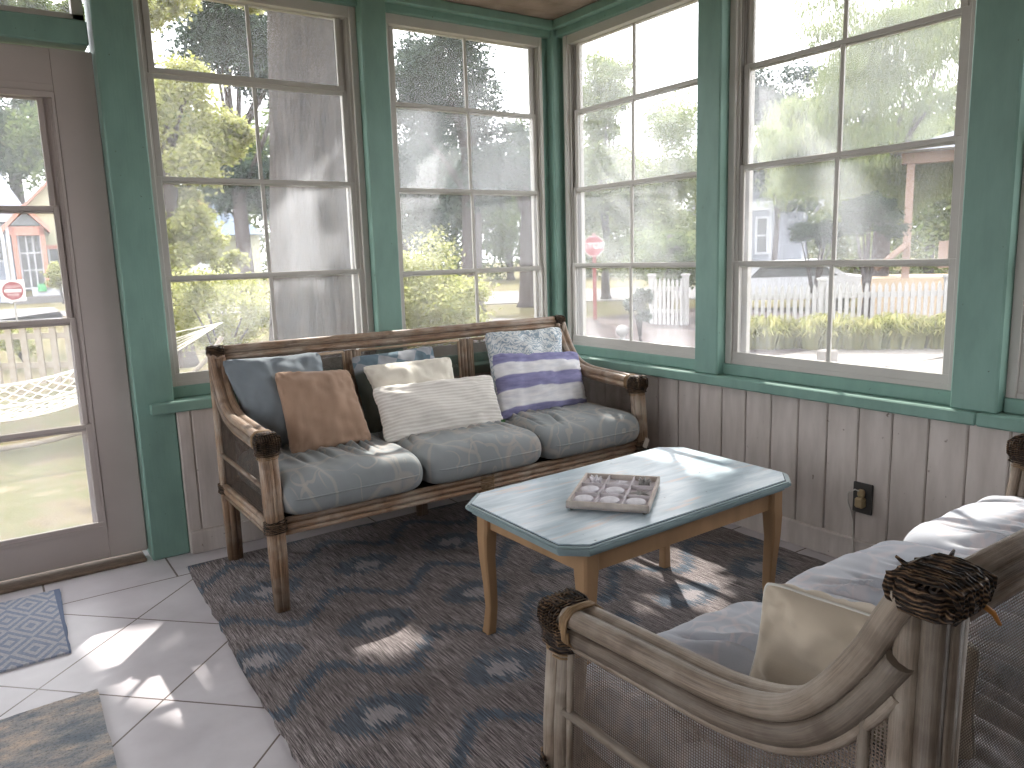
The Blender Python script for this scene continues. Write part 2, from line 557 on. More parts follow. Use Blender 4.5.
# ------------------------------------------------------------------ mesh builder
class MB:
    def __init__(s):
        s.v = []; s.f = []; s.uv = []; s.sm = []

    def face(s, idx, uvs=None, smooth=False):
        s.f.append(tuple(idx)); s.uv.append(uvs or [(0, 0)] * len(idx)); s.sm.append(smooth)

    def box(s, lo, hi, mat=None, bev=0.0):
        lo = V(lo); hi = V(hi)
        lo, hi = V((min(lo.x, hi.x), min(lo.y, hi.y), min(lo.z, hi.z))), V((max(lo.x, hi.x), max(lo.y, hi.y), max(lo.z, hi.z)))
        b = min(bev, (hi.x - lo.x) / 2.5, (hi.y - lo.y) / 2.5, (hi.z - lo.z) / 2.5)
        base = len(s.v)
        mat = mat or Matrix.Identity(4)
        if b <= 0:
            for z in (lo.z, hi.z):
                for x, y in ((lo.x, lo.y), (hi.x, lo.y), (hi.x, hi.y), (lo.x, hi.y)):
                    s.v.append(mat @ V((x, y, z)))
            for q in ((3, 2, 1, 0), (4, 5, 6, 7), (0, 1, 5, 4), (1, 2, 6, 5), (2, 3, 7, 6), (3, 0, 4, 7)):
                s.face([base + i for i in q])
            return
        # bevelled box: 24 verts
        ids = {}
        for ix, x in ((0, lo.x), (1, hi.x)):
            for iy, y in ((0, lo.y), (1, hi.y)):
                for iz, z in ((0, lo.z), (1, hi.z)):
                    sx, sy, sz = (1 if ix == 0 else -1), (1 if iy == 0 else -1), (1 if iz == 0 else -1)
                    for ax, off in (('x', (0, sy * b, sz * b)), ('y', (sx * b, 0, sz * b)), ('z', (sx * b, sy * b, 0))):
                        ids[(ix, iy, iz, ax)] = len(s.v)
                        s.v.append(mat @ V((x + off[0], y + off[1], z + off[2])))
        g = lambda *k: ids[k]
        for i in (0, 1):
            q = [g(i, 0, 0, 'x'), g(i, 1, 0, 'x'), g(i, 1, 1, 'x'), g(i, 0, 1, 'x')]
            s.face(q if i else q[::-1])
            q = [g(0, i, 0, 'y'), g(1, i, 0, 'y'), g(1, i, 1, 'y'), g(0, i, 1, 'y')]
            s.face(q[::-1] if i else q)
            q = [g(0, 0, i, 'z'), g(1, 0, i, 'z'), g(1, 1, i, 'z'), g(0, 1, i, 'z')]
            s.face(q if i else q[::-1])
        for i in (0, 1):
            for j in (0, 1):
                q = [g(i, j, 0, 'x'), g(i, j, 1, 'x'), g(i, j, 1, 'y'), g(i, j, 0, 'y')]
                s.face(q if (i ^ j) else q[::-1])
                q = [g(i, 0, j, 'x'), g(i, 1, j, 'x'), g(i, 1, j, 'z'), g(i, 0, j, 'z')]
                s.face(q[::-1] if (i ^ j) else q)
                q = [g(0, i, j, 'y'), g(1, i, j, 'y'), g(1, i, j, 'z'), g(0, i, j, 'z')]
                s.face(q if (i ^ j) else q[::-1])
        for ix in (0, 1):
            for iy in (0, 1):
                for iz in (0, 1):
                    q = [g(ix, iy, iz, 'x'), g(ix, iy, iz, 'y'), g(ix, iy, iz, 'z')]
                    s.face(q if (ix ^ iy ^ iz) else q[::-1])

    def tube(s, pts, r, seg=10, caps=True, flat=1.0, up=None):
        pts = [V(p) for p in pts]
        n = len(pts)
        rr = r if isinstance(r, (list, tuple)) else [r] * n
        base = len(s.v)
        nrm = None; dist = 0
        ds = []
        for i, p in enumerate(pts):
            t = (pts[min(i + 1, n - 1)] - pts[max(i - 1, 0)])
            if t.length < 1e-9:
                t = V((0, 0, 1))
            t.normalize()
            if nrm is None:
                a = V(up) if up else (V((0, 0, 1)) if abs(t.z) < .9 else V((1, 0, 0)))
                nrm = (a - t * a.dot(t)).normalized()
            else:
                nrm = (nrm - t * nrm.dot(t)).normalized()
            b = t.cross(nrm)
            if i:
                dist += (p - pts[i - 1]).length
            ds.append(dist)
            for k in range(seg):
                a = 2 * PI * k / seg
                s.v.append(p + nrm * math.cos(a) * rr[i] * flat + b * math.sin(a) * rr[i])
        ph = random.random() * 10
        for i in range(n - 1):
            for k in range(seg):
                k2 = (k + 1) % seg
                s.face([base + i * seg + k, base + i * seg + k2, base + (i + 1) * seg + k2, base + (i + 1) * seg + k],
                       [(k / seg + ph, ds[i] + ph), ((k + 1) / seg + ph, ds[i] + ph), ((k + 1) / seg + ph, ds[i + 1] + ph), (k / seg + ph, ds[i + 1] + ph)], True)
        if caps:
            s.face([base + k for k in range(seg)][::-1])
            s.face([base + (n - 1) * seg + k for k in range(seg)])

    def lathe(s, prof, c=(0, 0, 0), seg=20, mat=None):
        """prof = [(r, z)...] bottom to top"""
        base = len(s.v); mat = mat or Matrix.Identity(4); c = V(c)
        for r, z in prof:
            for k in range(seg):
                a = 2 * PI * k / seg
                s.v.append(mat @ V((r * math.cos(a), r * math.sin(a), z)) + c)
        for i in range(len(prof) - 1):
            for k in range(seg):
                k2 = (k + 1) % seg
                s.face([base + i * seg + k, base + i * seg + k2, base + (i + 1) * seg + k2, base + (i + 1) * seg + k], None, True)
        s.face([base + k for k in range(seg)][::-1]); s.face([base + (len(prof) - 1) * seg + k for k in range(seg)])

    def prism(s, poly, z0, z1, f=lambda p: p):
        """poly of 2D points extruded z0..z1, f maps (x, y, z) to the world"""
        n = len(poly); base = len(s.v)
        for z in (z0, z1):
            for x, y in poly:
                s.v.append(V(f((x, y, z))))
        s.face([base + i for i in range(n)][::-1]); s.face([base + n + i for i in range(n)])
        for i in range(n):
            j = (i + 1) % n
            s.face([base + i, base + j, base + n + j, base + n + i])

    def grid(s, fn, nu, nv, uvf=None, smooth=True, close=False):
        base = len(s.v)
        for j in range(nv + 1):
            for i in range(nu + 1):
                s.v.append(V(fn(i / nu, j / nv)))
        for j in range(nv):
            for i in range(nu):
                a = base + j * (nu + 1) + i
                uv = [(i / nu, j / nv), ((i + 1) / nu, j / nv), ((i + 1) / nu, (j + 1) / nv), (i / nu, (j + 1) / nv)]
                if uvf:
                    uv = [uvf(*q) for q in uv]
                s.face([a, a + 1, a + nu + 2, a + nu + 1], uv, smooth)

    def leaf(s, p, d, w, l, q=None):
        """small folded leaf"""
        d = d.normalized()
        sd = d.cross(q if q else V((random.uniform(-1, 1), random.uniform(-1, 1), random.uniform(-1, 1))))
        if sd.length < 1e-4:
            sd = V((1, 0, 0))
        sd = sd.normalized() * w * .5
        b = len(s.v)
        s.v += [p, p + d * l * .5 + sd, p + d * l, p + d * l * .5 - sd]
        s.face([b, b + 1, b + 2, b + 3])

    def build(s, name, mat, parent=None, weld=False):
        me = bpy.data.meshes.new(name)
        me.from_pydata([tuple(v) for v in s.v], [], s.f)
        uvl = me.uv_layers.new(name='UVMap')
        flat = [c for f in s.uv for p in f for c in p]
        uvl.data.foreach_set('uv', flat)
        me.polygons.foreach_set('use_smooth', s.sm)
        me.materials.append(mat)
        me.update()
        o = bpy.data.objects.new(name, me)
        COL.objects.link(o)
        if parent:
            o.parent = parent
        return o


def tag(o, label=None, cat=None, group=None, kind=None):
    if label: o['label'] = label
    if cat: o['category'] = cat
    if group: o['group'] = group
    if kind: o['kind'] = kind
    return o


def empty(name, loc=(0, 0, 0), rz=0.0, **kw):
    o = bpy.data.objects.new(name, None)
    o.empty_display_size = .1
    COL.objects.link(o)
    o.location = loc
    o.rotation_euler = (0, 0, rz)
    tag(o, **kw)
    return o


def local(mb, root):
    """world coordinates to the thing's own"""
    inv = (Matrix.Translation(root.location) @ root.rotation_euler.to_matrix().to_4x4()).inverted()
    mb.v = [inv @ v for v in mb.v]
    return mb


def copy_tree(o, parent=None):
    c = o.copy(); COL.objects.link(c)
    if parent: c.parent = parent
    for ch in [x for x in COL.objects if x.parent == o]:
        copy_tree(ch, c)
    return c


# ------------------------------------------------------------------ room
# wall A runs along x at y=0 (sofa behind it), wall B along y at x=0
def WP(wall, s, o, z):
    return V((s, o, z)) if wall == 'A' else V((o, s, z))


def wb(mb, wall, s0, s1, o0, o1, z0, z1, bev=.0):
    a = WP(wall, s0, o0, z0); b = WP(wall, s1, o1, z1)
    mb.box(a, b, bev=bev)


XL, YB, ZC = -4.4, -5.4, 2.43
m = MB(); m.box((XL - .1, YB - .1, FZ - .12), (.12, .12, FZ)); tag(m.build('floor', M['tiles']), kind='structure')
m = MB()
n = 0
y = YB - .1
while y < .1:
    m.box((XL - .1, y, ZC), (.12, min(y + .137, .12), ZC + .03)); y += .14
m.box((XL - .1, YB - .1, ZC + .02), (.12, .12, ZC + .06))
tag(m.build('ceiling', M['ceil']), kind='structure')
# roof with eaves
m = MB(); m.box((XL - .3, YB - .3, ZC + .10), (.42, .42, ZC + .2)); tag(m.build('trim_9', M['plaster']), kind='structure')
# low left wall with unseen openings added for fill light, house wall behind
m = MB(); m.box((XL - .1, YB - .1, FZ), (XL, .12, .64)); m.box((XL - .1, YB - .1, 2.36), (XL, .12, ZC))
for y0, y1 in ((YB - .1, -3.9), (-2.9, -1.9), (-.9, .1)):
    m.box((XL - .1, y0, .64), (XL, y1, 2.36))
tag(m.build('wall_left', M['plaster']), kind='structure')
m = MB(); m.box((XL, YB - .1, FZ), (.12, YB, ZC))
tag(m.build('wall_back', M['plaster']), kind='structure')

SILL = .655
# v-groove boards below the windows (inner faces: wall A y=-.115, wall B x=-.065)
def boards(name, wall, s0, s1, inner, start):
    m = MB()
    wb(m, wall, s0, s1, inner + .012, .06, FZ, SILL - .02)
    k = start
    while k > s0:
        a, b = max(k - .132 + .002, s0), min(k - .002, s1)
        if b > a:
            wb(m, wall, a, b, inner, inner + .02, FZ + .09, SILL - .03, bev=.004)
        k -= .132
    return tag(m.build(name, M['boards']), kind='structure')


boards('wall_front', 'A', -2.14, -.06, -.115, -.105)
boards('wall_right', 'B', YB, -.115, -.065, -.180)
m = MB(); wb(m, 'A', XL, -3.25, -.05, .06, FZ, ZC); tag(m.build('wall_front_2', M['plaster']), kind='structure')
# baseboards
m = MB(); wb(m, 'A', -2.14, -.08, -.13, -.1, FZ, .085, bev=.004); tag(m.build('baseboard_front', M['boards']), kind='structure')
m = MB(); wb(m, 'B', YB, -.13, -.085, -.05, FZ, .085, bev=.004); tag(m.build('baseboard_right', M['boards']), kind='structure')
# posts
ti = [0]


def trim(build):
    ti[0] += 1
    m = MB(); build(m)
    return tag(m.build('trim_%d' % ti[0], M['teal']), kind='structure')


trim(lambda m: wb(m, 'A', -2.290, -2.140, -.10, .07, FZ, ZC, bev=.006))      # between door and window
trim(lambda m: wb(m, 'A', -1.19, -1.062, -.09, .07, SILL, ZC, bev=.006))
trim(lambda m: (m.box((-.125, -.02, SILL), (.07, .07, ZC), bev=.004), m.box((-.02, -.10, SILL), (.07, 0, ZC), bev=.004), m.box((-.085, -.075, SILL), (0, 0, ZC), bev=.006)))
trim(lambda m: wb(m, 'B', -1.225, -1.093, -.09, .07, SILL, ZC, bev=.006))
trim(lambda m: wb(m, 'B', -2.385, -2.236, -.09, .07, SILL, ZC, bev=.006))
trim(lambda m: wb(m, 'B', -3.55, -3.41, -.09, .07, SILL, ZC, bev=.006))
# header boards
trim(lambda m: (wb(m, 'A', -2.14, 0.0, -.06, .06, 2.352, ZC, bev=.004), wb(m, 'A', -2.14, 0.0, -.095, .06, 2.385, ZC, bev=.005)))
trim(lambda m: (wb(m, 'B', YB, 0.0, -.06, .06, 2.352, ZC, bev=.004), wb(m, 'B', YB, 0.0, -.095, .06, 2.385, ZC, bev=.005)))
ti[0] = 9
# sills: raised inner strip, flat board and nose
trim(lambda m: (wb(m, 'A', -2.14, -.05, -.045, .08, SILL, .705, bev=.004), wb(m, 'A', -2.24, -.10, -.135, .08, SILL - .045, SILL, bev=.005)))
trim(lambda m: (wb(m, 'B', -2.30, -.05, -.045, .08, SILL, .705, bev=.004), wb(m, 'B', -2.33, -.10, -.11, .08, SILL - .045, SILL, bev=.005)))
trim(lambda m: (wb(m, 'B', YB, -2.385, -.045, .08, SILL, .705, bev=.004), wb(m, 'B', YB, -2.332, -.11, .08, SILL - .045, SILL, bev=.005)))
# door head beam and jamb
trim(lambda m: wb(m, 'A', -3.30, -2.305, -.075, .07, 2.045, 2.135, bev=.006))
trim(lambda m: wb(m, 'A', -3.30, -3.24, -.10, .07, FZ, ZC, bev=.006))


def window(idx, wall, s0, s1, zs, panes, gap=0.0, ztop=2.352, zbot=.705, a=None, b=None, munt=True):
    """four stacked vinyl sashes; every lower one runs in a track further in"""
    lo, hi = min(s0, s1), max(s0, s1)
    w = empty('window_%d' % idx, WP(wall, (lo + hi) / 2, 0, zbot), kind='structure')
    m = MB()
    jl, jh = a - lo + .012, hi - b + .012          # jamb widths
    for (p, q) in ((lo, lo + jl * .55), (hi - jh * .55, hi)):
        wb(m, wall, p, q, -.035, .05, zbot, ztop, bev=.002)
    wb(m, wall, lo, a + .02, .027, .05, zbot, ztop - .04); wb(m, wall, b - .02, hi, .027, .05, zbot, ztop - .04)
    for k in range(3):                               # track ribs
        o = -.020 + k * .014
        wb(m, wall, lo + .002, lo + jl * .78, o, o + .005, zbot + .003, ztop - .003)
        wb(m, wall, hi - jh * .78, hi - .002, o, o + .005, zbot + .003, ztop - .003)
    wb(m, wall, lo + jl * .55, hi - jh * .55, -.03, .05, ztop - .045, ztop)
    wb(m, wall, lo + jl * .55, hi - jh * .55, -.03, .05, zbot, zbot + .018)
    local(m, w).build('window_frame', M['vinyl'], w)
    mid = (a + b) / 2
    for k in range(4):
        L = k - 1.5
        p, q = a - .01 * L, b + .01 * L
        o = -.010 * L
        zt = zs[k] + .013 if k else ztop - .02
        zb = zs[k + 1] - .013 if k < 3 else zbot + .015
        if k == 0:
            zb += gap
        m = MB()
        st = .026
        for (u, v_) in ((p, p + st), (q - st, q)):
            wb(m, wall, u, v_, o - .007, o + .007, zb, zt, bev=.002)
        wb(m, wall, p - .001, q + .001, o - .009, o + .0085, zb - .001, zb + (.021 if k < 3 else .038), bev=.002)
        wb(m, wall, p + st - .002, q - st + .002, o - .006, o + .0062, zt - (.019 if k else .03), zt - .0005, bev=.002)
        if munt:
            wb(m, wall, mid - .008, mid + .008, o - .0045, o + .0045, zb + .004, zt - .004)
        sash = local(m, w).build('sash', M['vinyl'], w)
        m = MB()
        wb(m, wall, p + st - .005, q - st + .005, o - .0008, o + .0008, zb + .01, zt - .01)
        pn = local(m, w).build('pane', M[panes[k]], sash)
    return w


def zset(d):
    return [2.35, 1.958 + d, 1.551 + d, 1.144 + d, .72]


window(1, 'A', -2.138, -1.19, zset(.013), ['pane', 'pane', 'pane_l', 'pane_l'], gap=.03, a=-2.105, b=-1.235)
window(2, 'A', -1.062, -.125, zset(-.008), ['pane_l', 'pane_m', 'pane_l', 'pane_l'], a=-1.022, b=-.139)
window(3, 'B', -1.093, -.10, zset(0), ['pane_m', 'pane_m', 'pane_h', 'pane_h'], a=-1.053, b=-.142)
window(4, 'B', -2.236, -1.225, zset(0), ['pane_m', 'pane_m', 'pane_l', 'pane'], a=-2.183, b=-1.272)
window(5, 'B', -3.41, -2.385, zset(0), ['pane_m', 'pane_m', 'pane_l', 'pane'], a=-3.36, b=-2.43)
window(6, 'B', YB + .6, -3.55, zset(0), ['pane_m', 'pane_m', 'pane_l', 'pane'], a=YB + .65, b=-3.6)  # unseen window, added further along the wall for its light
m = MB(); wb(m, 'B', YB, YB + .6, -.06, .06, SILL, ZC); tag(m.build('wall_right_2', M['plaster']), kind='structure')

# transom window above the door
w = empty('window_7', (-2.77, 0, 2.135), kind='structure')
m = MB()
for s0, s1, z0, z1 in ((-3.24, -2.305, 2.135, 2.168), (-3.24, -2.305, 2.385, ZC), (-3.24, -3.19, 2.135, ZC), (-2.345, -2.305, 2.135, ZC)):
    wb(m, 'A', s0, s1, -.02, .04, z0, z1, bev=.002)
local(m, w).build('window_frame', M['vinyl'], w)
m = MB(); wb(m, 'A', -3.2, -2.34, .009, .011, 2.16, 2.39); local(m, w).build('pane', M['pane_d'], w)

# door
door = empty('door_1', (-2.76, 0, 0), kind='structure')
DL, DR, IL, IR, IB, IT = -3.235, -2.293, -3.10, -2.438, .145, 1.875
m = MB()
wb(m, 'A', DL, IL, -.02, .025, .015, 2.035, bev=.003)
wb(m, 'A', IR, DR, -.02, .025, .015, 2.035, bev=.003)
wb(m, 'A', IL - .001, IR + .001, -.018, .025, .015, IB, bev=.003)
wb(m, 'A', IL - .001, IR + .001, -.018, .025, IT, 2.035, bev=.003)
wb(m, 'A', DL, IR, -.020, -.016, IT + .028, 2.03, bev=.001)
local(m, door).build('door_leaf', M['door'], door)
m = MB()
for k in range(4):
    o = -.024 + k * .012
    wb(m, 'A', IR - .010 - k * .006, IR + .0, o, o + .007, IB, IT)
    wb(m, 'A', IL, IL + .010 + k * .006, o, o + .007, IB, IT)
wb(m, 'A', IR - .045, IR, .014, .0245, IB, IT); wb(m, 'A', IL, IL + .045, .014, .0245, IB, IT)
wb(m, 'A', IL, IR, -.026, .0248, IT - .02, IT)
wb(m, 'A', IL, IR, -.026, .025, IB, IB + .012)
local(m, door).build('window_frame', M['door'], door)
dz = [IT - .01, 1.441, 1.007, .576, IB + .01]
for k in range(4):
    L = k - 1.5
    q = IR - .022 + .009 * L
    p = IL + .022 - .009 * L
    o = -.009 * L
    zt = dz[k] + (.014 if k else 0); zb = dz[k + 1] - (.014 if k < 3 else 0)
    m = MB()
    for (u, v_) in ((p, p + .022), (q - .022, q)):
        wb(m, 'A', u, v_, o - .006, o + .006, zb, zt, bev=.002)
    wb(m, 'A', p - .001, q + .001, o - .008, o + .0075, zb - .001, zb + .020, bev=.002)
    wb(m, 'A', p + .020, q - .020, o - .005, o + .0052, zt - .018, zt - .0005, bev=.002)
    sash = local(m, door).build('sash', M['door'], door)
    m = MB(); wb(m, 'A', p + .015, q - .015, o - .0008, o + .0008, zb + .01, zt - .01)
    local(m, door).build('pane', M['pane_d'], sash)
m = MB()
m.lathe([(.001, 0), (.012, .002), (.012, .03), (.026, .045), (.03, .06), (.022, .075), (.001, .08)], (-3.17, -.02, .95), 16, Matrix.Rotation(PI / 2, 4, 'X'))
local(m, door).build('door_knob', m_simple('brushed_metal', (170, 165, 155), .3, .05, metal=1), door)
m = MB(); wb(m, 'A', -3.24, -2.31, -.085, .1, FZ, .0, bev=.004); tag(m.build('trim_15', M['threshold']), kind='structure')
m = MB(); wb(m, 'A', -3.24, -2.31, .1, .9, -.25, -.13, bev=.004); tag(m.build('trim_16', M['threshold']), kind='structure')
# outside skin of the porch wall
m = MB()
m.box((XL, .06, GZ), (-3.24, .1, ZC)); m.box((-2.31, .07, GZ), (.12, .10, SILL)); m.box((.07, YB, GZ), (.12, .10, SILL)); m.box((XL, .0, GZ), (.1, .08, FZ - .02))
tag(m.build('wall_front_3', M['boards']), kind='structure')

# wall outlet with a plug
o = empty('wall_outlet', (-.065, -1.93, .205), label='charcoal wall outlet with a beige plug and a thin white cord', cat='outlet')
m = MB(); m.box((-.076, -1.97, .195), (-.0655, -1.892, .315), bev=.003); local(m, o).build('outlet_plate', M['plate'], o)
m = MB(); m.box((-.105, -1.95, .222), (-.074, -1.915, .262), bev=.006); m.box((-.095, -1.945, .262), (-.074, -1.918, .292), bev=.006)
local(m, o).build('plug', M['plug'], o)
m = MB(); m.tube([(-.09, -1.93, .285), (-.10, -1.915, .292), (-.105, -1.89, .275), (-.098, -1.885, .24), (-.09, -1.895, .20), (-.088, -1.905, .16), (-.09, -1.91, .08), (-.1, -1.92, .0)], .0028, 6)
local(m, o).build('cord', M['cord'], o)

# ------------------------------------------------------------------ rugs
rug = empty('rug', (-2.19, -.28, FZ), math.radians(-2.4) * 0, label='large dark grey ikat rug with navy zigzag bands under the table', cat='rug')
m = MB()
NU, NV = 60, 90
RW, RL = 2.02, 3.45


def rugf(u, v):
    x = u * RW + .01 * noise.noise(V((u * 3, v * 6, 1))); y = -v * RL + .01 * noise.noise(V((u * 5, v * 3, 4)))
    x += -.045 * v * RL * (1 - u) + .004 * math.sin(v * 160)
    return (x, y, .012 + .003 * noise.noise(V((x * 3, y * 3, 0))))


m.grid(rugf, NU, NV)
m.grid(lambda u, v: (rugf(1 - u, v)[0], rugf(1 - u, v)[1], .0015), NU, 30)
for side in (0, 1):
    m.grid(lambda u, v: (rugf(side, u if side == 0 else 1 - u)[0], rugf(side, u if side == 0 else 1 - u)[1], .0015 if v < .5 else rugf(side, u if side == 0 else 1 - u)[2]), 90, 1)
    m.grid(lambda u, v: (rugf(1 - u if side == 0 else u, side)[0], rugf(1 - u if side == 0 else u, side)[1], .0015 if v < .5 else rugf(1 - u if side == 0 else u, side)[2]), 60, 1)
r = m.build('woven_field', M['rug'], rug)
# frayed ends
m = MB()
for side, yy in ((1, 0.0), (-1, -RL)):
    for i in range(420):
        u = i / 419
        x, y, z = rugf(u, 0 if side == 1 else 1)
        m.leaf(V((x, y - .002 * side, .008)), V((random.uniform(-.5, .5), side, -.25)), .004, random.uniform(.008, .02), V((0, 0, 1)))
m.build('frayed_edge', m_simple('grey_rug_yarn', (84, 78, 78), .9), rug)


def door_mat(name, poly, z, th, mat, label, centre):
    o = empty(name, (centre[0], centre[1], FZ + z), label=label, cat='mat')
    m = MB()
    P = [V((p[0] - centre[0], p[1] - centre[1], 0)) for p in poly]   # bl, br, fr, fl

    def f(u, v, zz):
        a = P[0].lerp(P[1], u); b = P[3].lerp(P[2], u)
        q = a.lerp(b, v)
        return V((q.x + .004 * noise.noise(V((q.x * 9, q.y * 14, 5))), q.y, zz + .002 * noise.noise(V((q.x * 11, q.y * 11, 2)))))
    m.grid(lambda u, v: f(u, 1 - v, th), 24, 24)
    m.grid(lambda u, v: f(u, v, .001), 24, 24)
    for k in range(4):
        def g(u, v, k=k):
            uu, vv = ((u, 0), (1, u), (1 - u, 1), (0, 1 - u))[k]
            return f(uu, vv, .001 if v > .5 else th)
        m.grid(g, 24, 1)
    m.build('woven_field', mat, o)
    return o


om = door_mat('door_mat', [(-3.12, -.19), (-2.64, -.185), (-2.655, -.775), (-3.13, -.79)], 0, .008, M['mat1'],
              'blue-grey doormat with a woven diamond lattice in front of the white door', (-2.885, -.48))
door_mat('shag_mat', [(-3.32, -1.13), (-2.615, -1.095), (-2.625, -1.75), (-3.34, -1.78)], 0, .014, M['mat2'],
         'faded blue and beige shaggy mat on the tiles in the bottom left corner', (-2.97, -1.44))

# ------------------------------------------------------------------ cane sofas
ARM = [(0, .865), (.018, .83), (.040, .785), (.068, .74), (.10, .699), (.135, .668), (.18, .648), (.25, .634), (.34, .629), (.45, .624), (.54, .619), (.615, .614)]
LEN, DEP = 1.83, .655


def smooth_path(pts, n=3):
    out = []
    P = [V(p) for p in pts]
    for i in range(len(P) - 1):
        p0, p1, p2, p3 = P[max(i - 1, 0)], P[i], P[i + 1], P[min(i + 2, len(P) - 1)]
        for k in range(n):
            t = k / n
            out.append(.5 * ((2 * p1) + (-p0 + p2) * t + (2 * p0 - 5 * p1 + 4 * p2 - p3) * t * t + (-p0 + 3 * p1 - 3 * p2 + p3) * t ** 3))
    out.append(P[-1])
    return out


def offset_path(pts, side, d, s):
    """shift an arm curve by d perpendicular to it (in its plane) and s sideways"""
    out = []
    for i, p in enumerate(pts):
        t = (pts[min(i + 1, len(pts) - 1)] - pts[max(i - 1, 0)]).normalized()
        nrm = V((0, -t.z, t.y))
        out.append(p + nrm * d + V((s * side, 0, 0)))
    return out


def lash(mb, c, half, r=.0038, turns=9, axis='z', rnd=.0, grow=.0):
    """a rattan strip wound round a squarish bundle"""
    pts = []
    hx, hy, hh = half
    n = turns * 12
    for i in range(n + 1):
        a = 2 * PI * i / 12
        e = 1 + rnd * noise.noise(V((i * .7, c[0], c[1])))
        ca, sa = math.cos(a), math.sin(a)
        k = (abs(ca) ** 3.2 + abs(sa) ** 3.2) ** (-1 / 3.2)
        t = i / n * 2 - 1
        gg = 1 + grow * (1 - t * t)
        p = (k * ca * hx * e * gg, k * sa * hy * e * gg, t * hh)
        if axis == 'x':
            p = (p[2], p[0], p[1])
        elif axis == 'y':
            p = (p[0], p[2], p[1])
        pts.append(V(c) + V(p))
    mb.tube(pts, r, 5, flat=.7)


